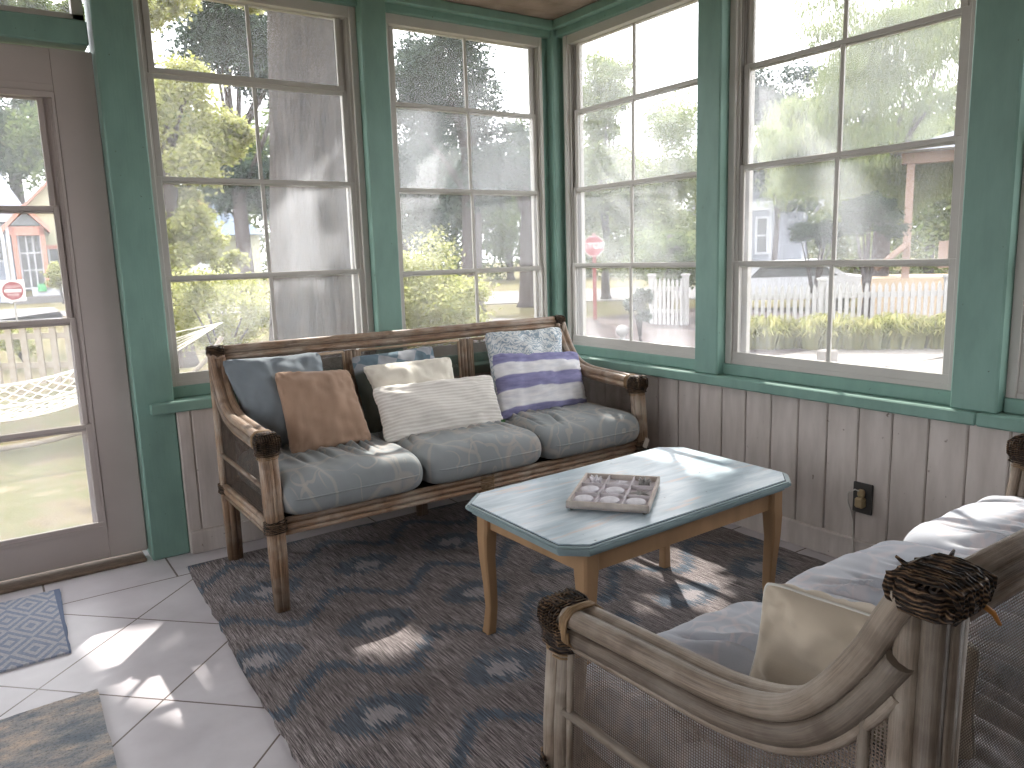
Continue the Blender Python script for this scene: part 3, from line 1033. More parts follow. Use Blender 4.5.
def sofa(name, loc, rz, label, cane, web, vine, pale=False):
    R = empty(name, loc, rz, label=label, cat='sofa', group=None)
    hx = LEN / 2
    # ---- legs: front corner bundles reach up to the arm, back ones to the top rail
    for sx in (-1, 1):
        m = MB()
        cx = sx * (hx - .042)
        for dx, dy, rr in ((-.015, -.015, .0155), (.015, -.015, .015), (-.015, .015, .0145), (.015, .015, .0145), (0, -.026, .0055), (-.026, 0, .005)):
            m.tube([(cx + dx * .8, -DEP + .04 + dy * .85, 0), (cx + dx, -DEP + .04 + dy, .22), (cx + dx, -DEP + .045 + dy, .4), (cx + dx, -DEP + .065 + dy, .585)], [rr * .88, rr, rr, rr], 10)
        leg = m.build('leg', cane, R)
        m = MB(); lash(m, (cx, -DEP + .042, .305), (.036, .035, .020), turns=6, rnd=.12, r=.0032); lash(m, (cx, -DEP + .042, .305), (.035, .034, .030), turns=3, rnd=.3, r=.004)
        m.build('lashing', M['lash'], leg)
        m = MB()
        cyl = []
        for dx, dy, rr in ((-.019, -.002, .0145), (.019, -.002, .0145), (-.017, .026, .0135), (.017, .024, .0135), (0, -.014, .0135), (0, .030, .013)):
            px_o, py_o = (-sx * .011, .012) if pale else (0, 0)
            m.tube([(cx + dx * .8, dy * .6 - .02, 0), (cx + dx + px_o, dy - .022 + py_o, .3), (cx + dx + px_o, dy - .018 + py_o, .845)], [rr * 1.1, rr, rr], 10)
        leg = m.build('leg', cane, R)
        m = MB(); lash(m, (cx, -.012, .305), (.038, .036, .020), turns=6, rnd=.12, r=.0032)
        m.build('lashing', M['lash'], leg)
    for y0 in (-DEP + .045, -.03):
        m = MB()
        for dx in (-.016, .016):
            m.tube([(dx * .8, y0, 0), (dx, y0, .30)], [.016, .018], 10)
        leg = m.build('leg', cane, R)
        m = MB(); lash(m, (0, y0 - (.004 if y0 < -.3 else 0), .296), (.028, .034, .032), turns=8, rnd=.15, r=.003)
        m.build('lashing', M['lash2'], leg)
    # ---- rails round the seat
    m = MB()
    for z, yy, rr in ((.321, -.021, .0115), (.297, -.018, .0125), (.275, -.020, .0095), (.306, -.004, .009)):
        m.tube([(-hx + .06, -DEP + .05 + yy + .01, z), (0, -DEP + .05 + yy + .01, z - .003), (hx - .06, -DEP + .05 + yy + .01, z)], rr, 8)
    m.build('front_rail', cane, R)
    m = MB()
    for z, rr in ((.332, .015), (.300, .017)):
        m.tube([(-hx + .06, -.02, z), (hx - .06, -.02, z)], rr, 8)
    m.build('back_rail', cane, R)
    m = MB()
    m.box((-hx + .05, -DEP + .06, .312), (hx - .05, -.03, .326))
    m.build('seat_deck', M['dark'], R)
    # ---- sides
    path = smooth_path([(0, -.005 - y_, z_) for y_, z_ in ARM], 3)
    for sx in (-1, 1):
        cx = sx * (hx - .042)
        P = [p + V((cx, 0, 0)) for p in path]
        m = MB()
        for s_, d_, r_ in ((.017, 0, .0170), (-.018, .001, .0155), (.0, -.003, .0065), (.019, .031, .0155), (-.016, .028, .013), (.017, .050, .0075)):
            OP = offset_path(P, sx, d_, s_)
            if d_ > .01:
                OP = [q for q in OP if q.y < (-.006 if pale else -.022)]
            m.tube(OP, r_, 12)
        arm = m.build('arm', cane, R)
        m = MB()
        for z, rr, xo in ((.322, .012, .018), (.298, .0135, .016), (.276, .009, .018), (.31, .009, .0)):
            m.tube([(cx + sx * xo, -.03, z), (cx + sx * xo, -DEP + .07, z)], rr, 8)
        m.tube([(cx + sx * .018, -.03, .452), (cx + sx * .018, -DEP + .07, .440)], .0095, 8)
        m.tube([(cx + sx * .018, -.045, .30), (cx + sx * .018, -.045, .75)], .007, 8)
        m.tube([(cx + sx * .018, -DEP + .082, .30), (cx + sx * .018, -DEP + .094, .57)], .007, 8)
        m.build('side_frame', cane, R)
        # webbing panel under the arm
        m = MB()
        lowpath = [(p.y, p.z - .07) for p in path if p.y < -.02 and p.y > -DEP + .06]
        N = 40

        def topz(y):
            for a, b in zip(path, path[1:]):
                if b.y <= y <= a.y:
                    t = (y - a.y) / (b.y - a.y) if abs(b.y - a.y) > 1e-9 else 0
                    return a.z + (b.z - a.z) * t - .050
            return .56
        ys = [-.02 - (DEP - .09) * i / N for i in range(N + 1)]
        xw = cx + sx * .017
        m.grid(lambda u, v: (xw, ys[int(round(u * N))], .31 + (max(topz(ys[int(round(u * N))]), .32) - .31) * v), N, 6,
               uvf=lambda u, v: (u * (DEP - .09), .25 * v), smooth=False)
        # true metric uv
        b = m
        k = 0
        for fi, f in enumerate(b.f):
            b.uv[fi] = [(b.v[q].y, b.v[q].z) for q in f]
        m.build('cane_webbing', web, R)
        # corner lashings
        m = MB()
        lash(m, (cx, -DEP + .064, .586), (.039, .039, .028), turns=9, rnd=.10, grow=.04, r=.0034)
        lash(m, (cx, -DEP + .060, .604), (.041, .031, .026), turns=7, axis='y', rnd=.10, r=.0034)
        lash(m, (cx, -DEP + .054, .604), (.033, .032, .034), turns=8, axis='x', rnd=.1, r=.0036)
        m.build('corner_lashing', M['lash'], R)
        m = MB()
        lash(m, (cx, -DEP + .102, .604), (.040, .034, .010), turns=4, axis='y', rnd=.03, r=.0028)
        lash(m, (cx, -DEP + .064, .556), (.034, .033, .012), turns=4, rnd=.04, r=.0026)
        m.build('strap', M['lash2'], R)
        # the big dark knot on the back corner
        m = MB()
        K = .74 if pale else .52; KZ = .54 if pale else .6
        kx = cx - sx * (.008 if pale else 0); ky = .012 if pale else 0
        lash(m, (kx, ky, .868), (.058 * K, .044 * K, .026 * KZ), turns=8, rnd=.12, grow=.10, r=.0036)
        lash(m, (kx, ky, .868), (.046 * K, .034 * KZ, .056 * K), turns=12, axis='x', rnd=.2, grow=.1, r=.0036)
        lash(m, (kx, ky, .866), (.053 * K, .034 * KZ, .040 * K), turns=9, axis='y', rnd=.25, grow=.1, r=.0036)
        for i in range(9):
            a = random.uniform(0, 2 * PI)
            s0 = V((kx + .052 * K * math.cos(a), ky + .04 * K * math.sin(a), .868 + random.uniform(-.02, .024)))
            m.tube([s0, s0 + V((.012 * math.cos(a), .010 * math.sin(a), random.uniform(-.006, .010)))], [.003, .0015], 5)
        bl = MB()
        bl.grid(lambda u, v: (kx + .050 * K * math.cos(2 * PI * u) * math.cos(PI * (v - .5)) ** .5, ky + .038 * K * math.sin(2 * PI * u) * math.cos(PI * (v - .5)) ** .5, .868 + .030 * KZ * math.sin(PI * (v - .5))), 20, 10)
        off = len(m.v)
        m.v += bl.v
        for f, u_, s_ in zip(bl.f, bl.uv, bl.sm):
            m.face([q + off for q in f], u_, s_)
        m.build('corner_lashing', M['lash'], R)
        m = MB()
        s0 = V((cx - sx * .055, .03, .845))
        m.tube([s0, s0 + V((-sx * .012, .010, -.012)), s0 + V((-sx * .020, .014, -.026))], [.003, .003, .002], 6)
        m.build('loose_strand', m_simple('orange_rattan_end', (176, 118, 58), .6), R)
    # ---- back
    m = MB()
    for dz, dy, rr in ((.003, 0, .015), (-.020, .003, .0145), (-.040, .0, .009), (-.008, -.014, .008), (-.031, -.012, .007), (-.031, .014, .008), (-.006, .014, .008)):
        m.tube([(-hx + .05, dy, .872 + dz), (-.5, dy, .874 + dz), (0, dy, .872 + dz), (.5, dy, .875 + dz), (hx - .05, dy, .872 + dz)], rr, 10)
    if pale:
        m.v = [v - V((0, 0, .020)) for v in m.v]
    m.build('top_rail', cane, R)
    xs = [-hx + .085, -hx / 3 + .01, hx / 3 - .01, hx - .085]
    for x0 in xs[1:3]:
        m = MB()
        for dx, dy, rr in ((-.024, -.004, .0085), (-.008, -.007, .0095), (.009, -.007, .0095), (.025, -.004, .0085), (0, .010, .0095), (.017, .009, .008), (-.017, .009, .008)):
            m.tube([(x0 + dx, dy - .022, .32), (x0 + dx, dy, .82)], rr, 8)
        m.build('back_divider', cane, R)
    for a, b in zip(xs, xs[1:]):
        a2, b2 = (a + .038 if a != xs[0] else a - .01), (b - .038 if b != xs[-1] else b + .01)
        m = MB()
        z0, z1 = .35, .815
        for (p, q) in (((a2, z0), (b2, z0)), ((b2, z0), (b2, z1)), ((b2, z1), (a2, z1)), ((a2, z1), (a2, z0))):
            m.tube([(p[0], -.024 + (p[1] - z0) * .05, p[1]), (q[0], -.024 + (q[1] - z0) * .05, q[1])], .0065, 6)
        fr = m.build('panel_frame', M['cane_pale'], R)
        m = MB()
        m.grid(lambda u, v: (a2 + (b2 - a2) * u, -.024 + .465 * .05 * v, z0 + (z1 - z0) * v), 12, 12, smooth=False)
        for fi, f in enumerate(m.f):
            m.uv[fi] = [(m.v[q].x, m.v[q].z) for q in f]
        m.build('cane_webbing', web, fr)
    # ---- loose seat cushions
    cw = (LEN - .12) / 3
    for i in range(3):
        x0 = -LEN / 2 + .06 + cw * (i + .5)
        hw, hd, th = cw / 2 - .001, .325, .0715
        zc = .327 + th
        sd = 13.7 * i + loc[0] * 3 + loc[1]
        m = MB()
        NN = 128
        cr = random.Random(int(sd * 10) + 3)
        folds = []
        for q in range(19 if pale else 13):
            folds.append((cr.uniform(-.95, .95) * hw, cr.uniform(-.22, .22), cr.uniform(.5, 1.0), cr.uniform(-.9, .2), cr.uniform(.4, 1.1), cr.uniform(.005, .009)))

        def surf(s_, t_, up):
            # s_, t_ in -1..1
            e = 9
            k = max(abs(s_), abs(t_)) / max(1e-6, (abs(s_) ** e + abs(t_) ** e) ** (1 / e))
            px, py = s_ * k, t_ * k
            edge = max(0, 1 - max(abs(s_), abs(t_)) ** 14)
            hgt = th * (edge ** .5)
            x_ = px * hw * (1 + .012 * noise.noise(V((py * 3, sd, 0))))
            y_ = py * hd
            if up:
                crown = .012 * (1 - s_ ** 6) * (1 - t_ ** 6)
                wr = noise.noise(V((x_ * 26 + .6 * math.sin(y_ * 9 + sd), y_ * 3.2, sd)))
                wr2 = noise.noise(V((x_ * 11, y_ * 6, sd + 5)))
                if pale:
                    wr = noise.noise(V((x_ * 24 + 1.2 * y_ * 3, y_ * 2.6, sd))) * 1.9
                rip = (1 - abs(wr)) ** 3 if not pale else abs(math.sin(wr * 3.2))
                fz = 0
                for fx, sl, am, t0, t1, wd_ in folds:
                    if t0 < t_ < t1:
                        e2 = min(1, (t_ - t0) / .35, (t1 - t_) / .35)
                        dd = x_ - fx - sl * y_ - .012 * noise.noise(V((y_ * 7, fx * 9, sd)))
                        fz += am * e2 * ((3.0 if pale else 1.9) * (-.0085 * math.exp(-(dd / wd_) ** 2) + .0050 * math.exp(-((abs(dd) - wd_ * 3.2) / (wd_ * 2.2)) ** 2)))
                z_ = hgt + crown + edge * (wr2 * .012 + (.003 * wr)) + min(1, edge * 2) * fz
            else:
                z_ = -hgt
                if z_ < -th * .98: z_ = -th
            return V((x0 + x_, -DEP / 2 - .020 + y_, zc + z_))
        def warp(a):   # denser towards the edges
            a = a * 2 - 1
            return math.sin(a * PI / 2)
        m.grid(lambda u, v: surf(warp(u), warp(v), True), NN, 48)
        m.grid(lambda u, v: surf(warp(1 - u), warp(v), False), 48, 48)
        cu = m.build('seat_cushion', vine, R)
        # piping round the upper edge of the front
        m = MB()
        pts = []
        for k in range(121):
            a = 2 * PI * k / 120
            ca, sa = math.cos(a), math.sin(a)
            q = (abs(ca) ** 12 + abs(sa) ** 17) ** (-1 / 17)
            pts.append((x0 + ca * q * (hw + .0005), -DEP / 2 - .020 + sa * q * (hd + .0005), zc + .002))
        m.tube(pts, .0035, 6, caps=False)
        m.build('piping', vine, cu)
    return R


s1 = sofa('cane_sofa', (-1.135, -.305, FZ + .014), 0, 'brown cane sofa heaped with pillows under the corner windows', M['cane'], M['web'], M['vine1'])
s2 = sofa('cane_sofa', (-1.130, -3.140, FZ + .014), PI, 'grey weathered cane sofa in the right foreground, seen from behind its arm', M['cane2'], M['web2'], M['vine2'], True)
m = MB(); m.box((-.03, -.0015, -.045), (.0, .0015, 0)); t_ = m.build('paper_tag', M['trayw'], s1); t_.location = (.872, -DEP - .02, .345); t_.rotation_euler = (0, .5, .1)


# ------------------------------------------------------------------ pillows
def pillow(name, quad, th, mat, label, back=None, seed=0, puff=.40, pinch=.05, wr=1.0, group=None, piping=None):
    """quad = world corners bottom-left, bottom-right, top-right, top-left of the face"""
    Q = [V(q) for q in quad]
    c = (Q[0] + Q[1]) / 2
    o = empty(name, c, label=label, cat='pillow', group=group)
    nrm = ((Q[1] - Q[0]).cross(Q[3] - Q[0])).normalized()       # towards the room
    N = 40

    def pos(u, v, side):
        s_, t_ = math.sin((u * 2 - 1) * PI / 2), math.sin((v * 2 - 1) * PI / 2)
        kk = max(abs(s_), abs(t_)) / max(1e-6, (abs(s_) ** 11 + abs(t_) ** 11) ** (1 / 11))
        kk = 1 - (1 - kk) * .8
        s2 = s_ * kk * (1 - pinch * (1 - t_ * t_)) + .012 * noise.noise(V((t_ * 2.2, seed, s_))); t2 = t_ * kk * (1 - pinch * (1 - s_ * s_)) + .014 * noise.noise(V((s_ * 2.2, seed + 3, t_)))
        a = Q[0].lerp(Q[1], (s2 + 1) / 2); b = Q[3].lerp(Q[2], (s2 + 1) / 2)
        p = a.lerp(b, (t2 + 1) / 2)
        e = max(0, (1 - s_ * s_) * (1 - t_ * t_))
        h = th / 2 * e ** puff
        w = noise.noise(V((s_ * 1.7 + seed, t_ * 1.7, side * 3))) * .026 * min(1, e * 3)
        w += noise.noise(V((s_ * 5 + seed, t_ * 4, side * 5 + 9))) * .012 * min(1, e * 5)
        # pulled creases at the rim
        rim = math.exp(-((1 - max(abs(s_), abs(t_))) / .22) ** 2)
        w += rim * .010 * noise.noise(V((s_ * 9 + seed, t_ * 9, 4))) * (1 if e > 0.001 else 0)
        return p + nrm * side * (h + w * wr) - c
    m = MB()
    wv = lambda a: (math.sin((a * 2 - 1) * PI / 2) + 1) / 2
    m.grid(lambda u, v: pos(u, v, 1), N, N, uvf=lambda u, v: (wv(u), wv(v)))
    m.grid(lambda u, v: pos(1 - u, v, -1), N, N, uvf=lambda u, v: (1 - wv(u), wv(v)))
    m.build('cover', mat, o)
    if piping:
        m = MB(); pts = []
        for k in range(4):
            for i in range(20):
                u, v = ((i / 20, 0), (1, i / 20), (1 - i / 20, 1), (0, 1 - i / 20))[k]
                pts.append(pos(u, v, 0))
        pts.append(pts[0])
        m.tube(pts, .003, 5, caps=False); m.build('piping', piping, o)
    return o


pillow('throw_pillow', [(-1.93, -.50, .475), (-1.60, -.485, .475), (-1.595, -.37, .835), (-2.01, -.37, .842)], .15, M['bluegrey'],
       'large blue-grey pillow leaning in the left corner of the brown sofa', seed=1)
pillow('throw_pillow', [(-1.845, -.645, .466), (-1.50, -.645, .476), (-1.517, -.475, .762), (-1.835, -.475, .785)], .13, M['tan'],
       'tan linen pillow in front of the blue-grey one', seed=5)
pillow('throw_pillow', [(-1.46, -.50, .47), (-1.08, -.49, .48), (-1.05, -.365, .812), (-1.465, -.37, .80)], .13, M['patch'],
       'dark grey-green pillow with a faded blue patchwork top, behind the cream ones', seed=9)
pillow('throw_pillow', [(-1.385, -.565, .50), (-1.02, -.555, .51), (-1.00, -.44, .762), (-1.445, -.435, .762)], .12, M['cream'],
       'plain cream pillow between the patchwork pillow and the ribbed one', seed=12)
rb = pillow('lumbar_pillow', [(-1.465, -.675, .462), (-.86, -.665, .450), (-.845, -.545, .672), (-1.455, -.545, .682)], .14, M['ribbed'],
       'long white ribbed lumbar pillow at the middle of the brown sofa', seed=17)
m = MB(); m.box((0, -.001, -.006), (.022, .001, .008)); lb = m.build('label', M['label_green'], rb); lb.location = (.262, -.022, .022)
pillow('throw_pillow', [(-.80, -.50, .50), (-.37, -.49, .50), (-.29, -.365, .842), (-.765, -.36, .848)], .11, M['leafprint'],
       'white pillow with blue leaf print, top poking up behind the striped one', seed=21)
pillow('throw_pillow', [(-.855, -.615, .462), (-.315, -.60, .452), (-.255, -.455, .715), (-.785, -.45, .752)], .14, M['stripes'],
       'purple and white striped pillow at the right end of the brown sofa', seed=25)
pillow('throw_pillow', [(-1.765, -2.735, .468), (-1.66, -3.06, .468), (-1.72, -3.08, .68), (-1.795, -2.79, .695)], .13, M['cream2'],
       'cream pillow lying against the arm of the grey sofa in the foreground', seed=31, piping=M['cord'])
pillow('throw_pillow', [(-.86, -2.90, .475), (-.42, -2.88, .475), (-.40, -3.02, .80), (-.86, -3.03, .78)], .14, M['white'],
       'white pillow on the grey sofa, cut by the right edge of the photo', seed=35)

# ------------------------------------------------------------------ coffee table
TC = V((-1.095, -1.745, FZ))
tb = empty('coffee_table', TC, math.radians(1.6), label='low coffee table with a washed blue clipped-corner top and honey wood legs', cat='table')
OCT = [(x + .006, y) for x, y in [(-1.53, -1.470), (-1.612, -1.545), (-1.612, -2.005), (-1.55, -2.062), (-.665, -2.03), (-.593, -1.965), (-.59, -1.490), (-.66, -1.425)]]
inv = Matrix.Rotation(-math.radians(1.6), 4, 'Z')
O2 = [(inv @ (V((x, y, 0)) - V((TC.x, TC.y, 0)))).xy for x, y in OCT]
TH = .465


def ring(k):
    c = V((0, 0))
    out = []
    for p in O2:
        q = V((p[0] * (1 - k / .51), p[1] * (1 - k / .30)))
        out.append((q.x, q.y))
    return out


m = MB(); m.prism(ring(.016), TH - .006, TH); top = m.build('tabletop', M['tabletop'], tb)
m = MB(); m.prism(ring(.013), TH - .012, TH - .0035); m.build('inlay_groove', M['tablegroove'], top)
m = MB(); m.prism(ring(.005), TH - .012, TH - .004); m.prism(ring(0), TH - .018, TH - .009); m.prism(ring(.005), TH - .023, TH - .016); m.prism(ring(.016), TH - .034, TH - .022)
m.build('moulded_edge', M['tableedge'], top)
lx, ly = .410, .236
for (a, b) in (((-lx, -ly), (lx, -ly)), ((-lx, ly), (lx, ly)), ((-lx, -ly), (-lx, ly)), ((lx, -ly), (lx, ly))):
    m = MB(); m.box((a[0] - .009, a[1] - .009, TH - .105), (b[0] + .009, b[1] + .009, TH - .033)); m.build('apron', M['oak'], tb)
for sx in (-1, 1):
    for sy in (-1, 1):
        m = MB()
        prof = [(TH - .033, .027, .0), (TH - .10, .027, .0), (TH - .13, .025, .003), (.26, .021, .004), (.17, .018, .0), (.09, .016, -.002), (.03, .017, .003), (0, .018, .006)]
        b0 = len(m.v)
        for z, h, o_ in prof:
            cx, cy = sx * (lx + o_), sy * (ly + o_)
            c_ = h * .25
            for dx, dy in ((-h, -h + c_), (-h + c_, -h), (h - c_, -h), (h, -h + c_), (h, h - c_), (h - c_, h), (-h + c_, h), (-h, h - c_)):
                m.v.append(V((cx + dx, cy + dy, z)))
        for i in range(len(prof) - 1):
            for k in range(8):
                k2 = (k + 1) % 8
                m.face([b0 + i * 8 + k2, b0 + i * 8 + k, b0 + (i + 1) * 8 + k, b0 + (i + 1) * 8 + k2])
        m.face([b0 + (len(prof) - 1) * 8 + k for k in range(8)])
        m.face([b0 + k for k in range(8)][::-1])
        lg = m.build('leg', M['oak'], tb)
        m = MB(); m.box((sx * (lx + .01) - .014, sy * (ly + .01) - .014, .0), (sx * (lx + .01) + .014, sy * (ly + .01) + .014, .0025))
        m.build('foot_pad', M['black'], lg)
tb.location.z = FZ + .0135

# tray of shells
TZ = FZ + .0135 + TH
TQ = [V((-1.398, -1.787, 0)), V((-1.26, -1.985, 0)), V((-1.024, -1.795, 0)), V((-1.17, -1.609, 0))]
tc_ = sum(TQ, V()) / 4
ex = (TQ[2] - TQ[1]).normalized(); ang = math.atan2(ex.y, ex.x)
tr = empty('shell_tray', (tc_.x, tc_.y, TZ), ang, label='square pale wooden compartment tray holding shells on the coffee table', cat='tray')
W2_, H2_ = .152, .122
m = MB()
m.box((-W2_, -H2_, .008), (W2_, H2_, .013))
m.build('tray_base', M['trayin'], tr)
m = MB()
for a in ((-W2_, -H2_, W2_, -H2_ + .007), (-W2_, H2_ - .007, W2_, H2_), (-W2_, -H2_, -W2_ + .007, H2_), (W2_ - .007, -H2_, W2_, H2_)):
    m.box((a[0], a[1], .006), (a[2], a[3], .029), bev=.001)
m.build('tray_rim', M['trayw'], tr)
m = MB()
for i in (-1, 1):
    m.box((i * W2_ / 3 - .002, -H2_ + .006, .012), (i * W2_ / 3 + .002, H2_ - .006, .026))
    m.box((-W2_ + .006, i * H2_ / 3 - .002, .012), (W2_ - .006, i * H2_ / 3 + .002, .026))
m.build('divider', M['trayin'], tr)
for sx in (-1, 1):
    for sy in (-1, 1):
        m = MB(); m.lathe([(.006, 0), (.008, .003), (.006, .0065)], (sx * (W2_ - .014), sy * (H2_ - .014), 0), 10); m.build('foot', M['black'], tr)
TM = Matrix.Translation(tr.location) @ Matrix.Rotation(ang, 4, 'Z')


def star(mb, c, r, arms, thick, rot):
    pts = []
    n = arms * 2
    top = V((c[0], c[1], c[2] + thick)); bot = V((c[0], c[1], c[2]))
    b = len(mb.v)
    mb.v += [bot, top]
    for i in range(n):
        rr = r if i % 2 == 0 else r * .36
        a = rot + 2 * PI * i / n
        mb.v.append(V((c[0] + rr * math.cos(a), c[1] + rr * math.sin(a), c[2] + thick * .25)))
    for i in range(n):
        j = (i + 1) % n
        mb.face([b + 1, b + 2 + i, b + 2 + j]); mb.face([b, b + 2 + j, b + 2 + i])


# local x runs from the front row to the back row, local y from right to left
kinds = {(0, 0): 'sand_dollar', (0, 1): 'sand_dollar', (0, 2): 'sand_dollar', (1, 2): 'sand_dollar', (1, 1): 'sand_dollar', (1, 0): 'starfish',
         (2, 2): 'coral_piece', (2, 1): 'starfish', (2, 0): 'coral_piece'}
cols3 = ['right', 'middle', 'left']; rows3 = ['front', 'centre', 'back']
for (i, j), kd in kinds.items():
    c = V(((i - 1) * W2_ * .64, (j - 1) * H2_ * .64, 0))
    w0 = TM @ V((c.x, c.y, .0133))
    m = MB()
    if kd == 'sand_dollar':
        m.lathe([(.001, 0), (.018, .0005), (.027, .004), (.029, .008), (.027, .0115), (.018, .0145), (.008, .0165), (.001, .017)], (0, 0, 0), 24)
        mt = M['shell']; lab = 'round white sand dollar in the %s-row %s compartment of the tray' % (rows3[i], cols3[j]); cat = 'shell'; grp = 'sand dollars in the tray'
    elif kd == 'starfish':
        star(m, (0, 0, 0), .036, 5, .012, .4 + i)
        mt = M['shell'] if i == 2 else M['shell2']
        lab = ('pale starfish in the middle compartment of the tray\'s back row' if i == 2 else 'grey starfish in the right compartment of the tray\'s centre row'); cat = 'starfish'; grp = 'starfish in the tray'
    else:
        for k in range(7):
            a = k * .9 + i
            p0 = V((.014 * math.cos(a), .010 * math.sin(a), .001))
            m.tube([p0, p0 * 1.3 + V((0, 0, .012)), p0 * 1.9 + V((0, 0, .017))], [.007, .005, .002], 6)
        mt = M['shell2'] if j == 0 else M['shell']
        lab = 'knobbly grey coral piece in the %s compartment of the tray\'s back row' % cols3[j]; cat = 'coral'; grp = 'coral in the tray'
    ob = m.build(kd, mt); ob.location = w0; ob.rotation_euler = (0, 0, ang + .3 * i)
    tag(ob, lab, cat, grp)



def lettering(body, size, mat, parent, loc, extrude=.002, offset=0.0):
    cu = bpy.data.curves.new('lettering', 'FONT'); cu.body = body; cu.size = size; cu.align_x = 'CENTER'; cu.align_y = 'CENTER'
    cu.extrude = extrude; cu.offset = offset
    tmp = bpy.data.objects.new('tmp_text', cu); COL.objects.link(tmp)
    bpy.context.view_layer.update()
    me = bpy.data.meshes.new_from_object(tmp.evaluated_get(bpy.context.evaluated_depsgraph_get()))
    bpy.data.objects.remove(tmp)
    me.materials.clear(); me.materials.append(mat)
    o = bpy.data.objects.new('lettering', me); COL.objects.link(o); o.parent = parent
    o.location = loc; o.rotation_euler = (PI / 2, 0, 0)
    return o


# ------------------------------------------------------------------ outdoors
M['grass'] = m_ground('patchy_dry_lawn', [(96, 82, 60), (150, 136, 106), (122, 124, 76), (178, 164, 134)], 2.4)
M['road'] = m_ground('pale_asphalt', [(150, 147, 147), (172, 168, 168)], .6, bump=.1)
M['walk'] = m_ground('pale_concrete', [(160, 154, 148), (182, 175, 170)], .8, bump=.1)
M['earth_shade'] = m_ground('earth_and_painted_shade', [(86, 76, 76), (132, 120, 118)], 1.2)  # colour darkened to carry the tree shade on the near ground
M['bark_oak'] = m_bark('grey_oak_bark', (22, 18, 17), (164, 154, 148))
M['bark'] = m_bark('brown_bark', (92, 82, 80), (140, 130, 130))
M['lf_yellow'] = m_leaf('yellow_green_leaves', (206, 216, 112), (255, 252, 200), .55)
M['lf_mid'] = m_leaf('mid_green_leaves', (98, 124, 72), (170, 186, 122))
M['lf_dark'] = m_leaf('dark_green_leaves', (46, 66, 52), (98, 118, 88), .3)
M['lf_blue'] = m_leaf('bluish_green_leaves', (66, 84, 82), (120, 138, 122), .35)
M['lf_pale'] = m_leaf('pale_green_leaves', (150, 172, 110), (214, 222, 162), .5)
M['lf_lily'] = m_leaf('yellow_green_blades', (176, 184, 110), (228, 222, 160), .5)
M['fence_w'] = m_simple('white_fence_paint', (158, 157, 156), .6, .04)
M['fence_g'] = m_simple('weathered_fence_wood', (146, 136, 122), .8, .2, 12, scale=(6, 6, 1))
M['rope'] = m_simple('white_cotton_rope', (232, 228, 218), .8, .05, 60)
M['sign_red'] = m_simple('sign_red', (122, 14, 20), .5, .05)
M['sign_white'] = m_simple('sign_white', (212, 210, 208), .5, .03)
M['post_red'] = m_simple('faded_red_post', (124, 62, 60), .7, .1)
M['post_grey'] = m_simple('galvanised_post', (138, 136, 132), .5, .1)
M['salmon'] = m_simple('salmon_trim_paint', (186, 132, 118), .7, .06)
M['blueroof'] = m_simple('blue_grey_roof', (150, 166, 190), .5, .08, 4)
M['greyroof'] = m_simple('light_metal_roof', (176, 184, 200), .5, .05, 4)
M['h_yellow'] = m_simple('pale_yellow_siding', (176, 176, 150), .8, .04)
M['h_blue'] = m_simple('pale_blue_siding', (142, 150, 166), .8, .05)
M['h_white'] = m_simple('white_siding', (190, 193, 200), .7, .03)
M['h_grey'] = m_simple('blue_grey_siding', (150, 154, 166), .8, .05)
M['glass_d'] = m_simple('dark_window_glass', (84, 88, 92), .15, .2, 2, spec=.6)
M['cedar'] = m_simple('cedar_timber', (150, 128, 116), .8, .12, 10)
M['green'] = m_simple('green_enamel', (96, 176, 120), .6, .06)
M['lumber'] = m_simple('stacked_straw', (176, 156, 130), .9, .15, 20)

m = MB(); m.box((-90, -70, GZ - .3), (150, 150, GZ)); tag(m.build('ground', M['grass']), kind='structure')
m = MB()


def strip(mb, pts, w, z0, z1):
    P = [V((p[0], p[1], 0)) for p in pts]
    for a, b in zip(P, P[1:]):
        d = (b - a).normalized(); nn = V((-d.y, d.x, 0)) * w / 2
        base = len(mb.v)
        for z in (z0, z1):
            for q in (a - nn, b - nn, b + nn, a + nn):
                mb.v.append(V((q.x, q.y, z)))
        for f in ((3, 2, 1, 0), (4, 5, 6, 7), (0, 1, 5, 4), (1, 2, 6, 5), (2, 3, 7, 6), (3, 0, 4, 7)):
            mb.face([base + i for i in f])


# road: crosses in front of the far houses, then comes past the corner
strip(m, [(-60, 36), (0, 34), (18, 23), (30, 12), (60, -14)], 9.5, GZ, GZ + .03)
tag(m.build('road', M['road']), kind='structure')
m = MB(); strip(m, [(6, 22), (9.2, 8), (8.6, 2.5), (8.0, -30)], 3.4, GZ + .0, GZ + .045); tag(m.build('path', M['walk']), kind='structure')
m = MB(); m.box((4.8, 4.4, GZ), (15.5, 12.6, GZ + .055)); m.box((9.9, -20, GZ), (13.5, 5.4, GZ + .022)); tag(m.build('bed_and_painted_shade', M['earth_shade']), kind='structure')  # bed soil, its wide box also tree shade put in as dark earth


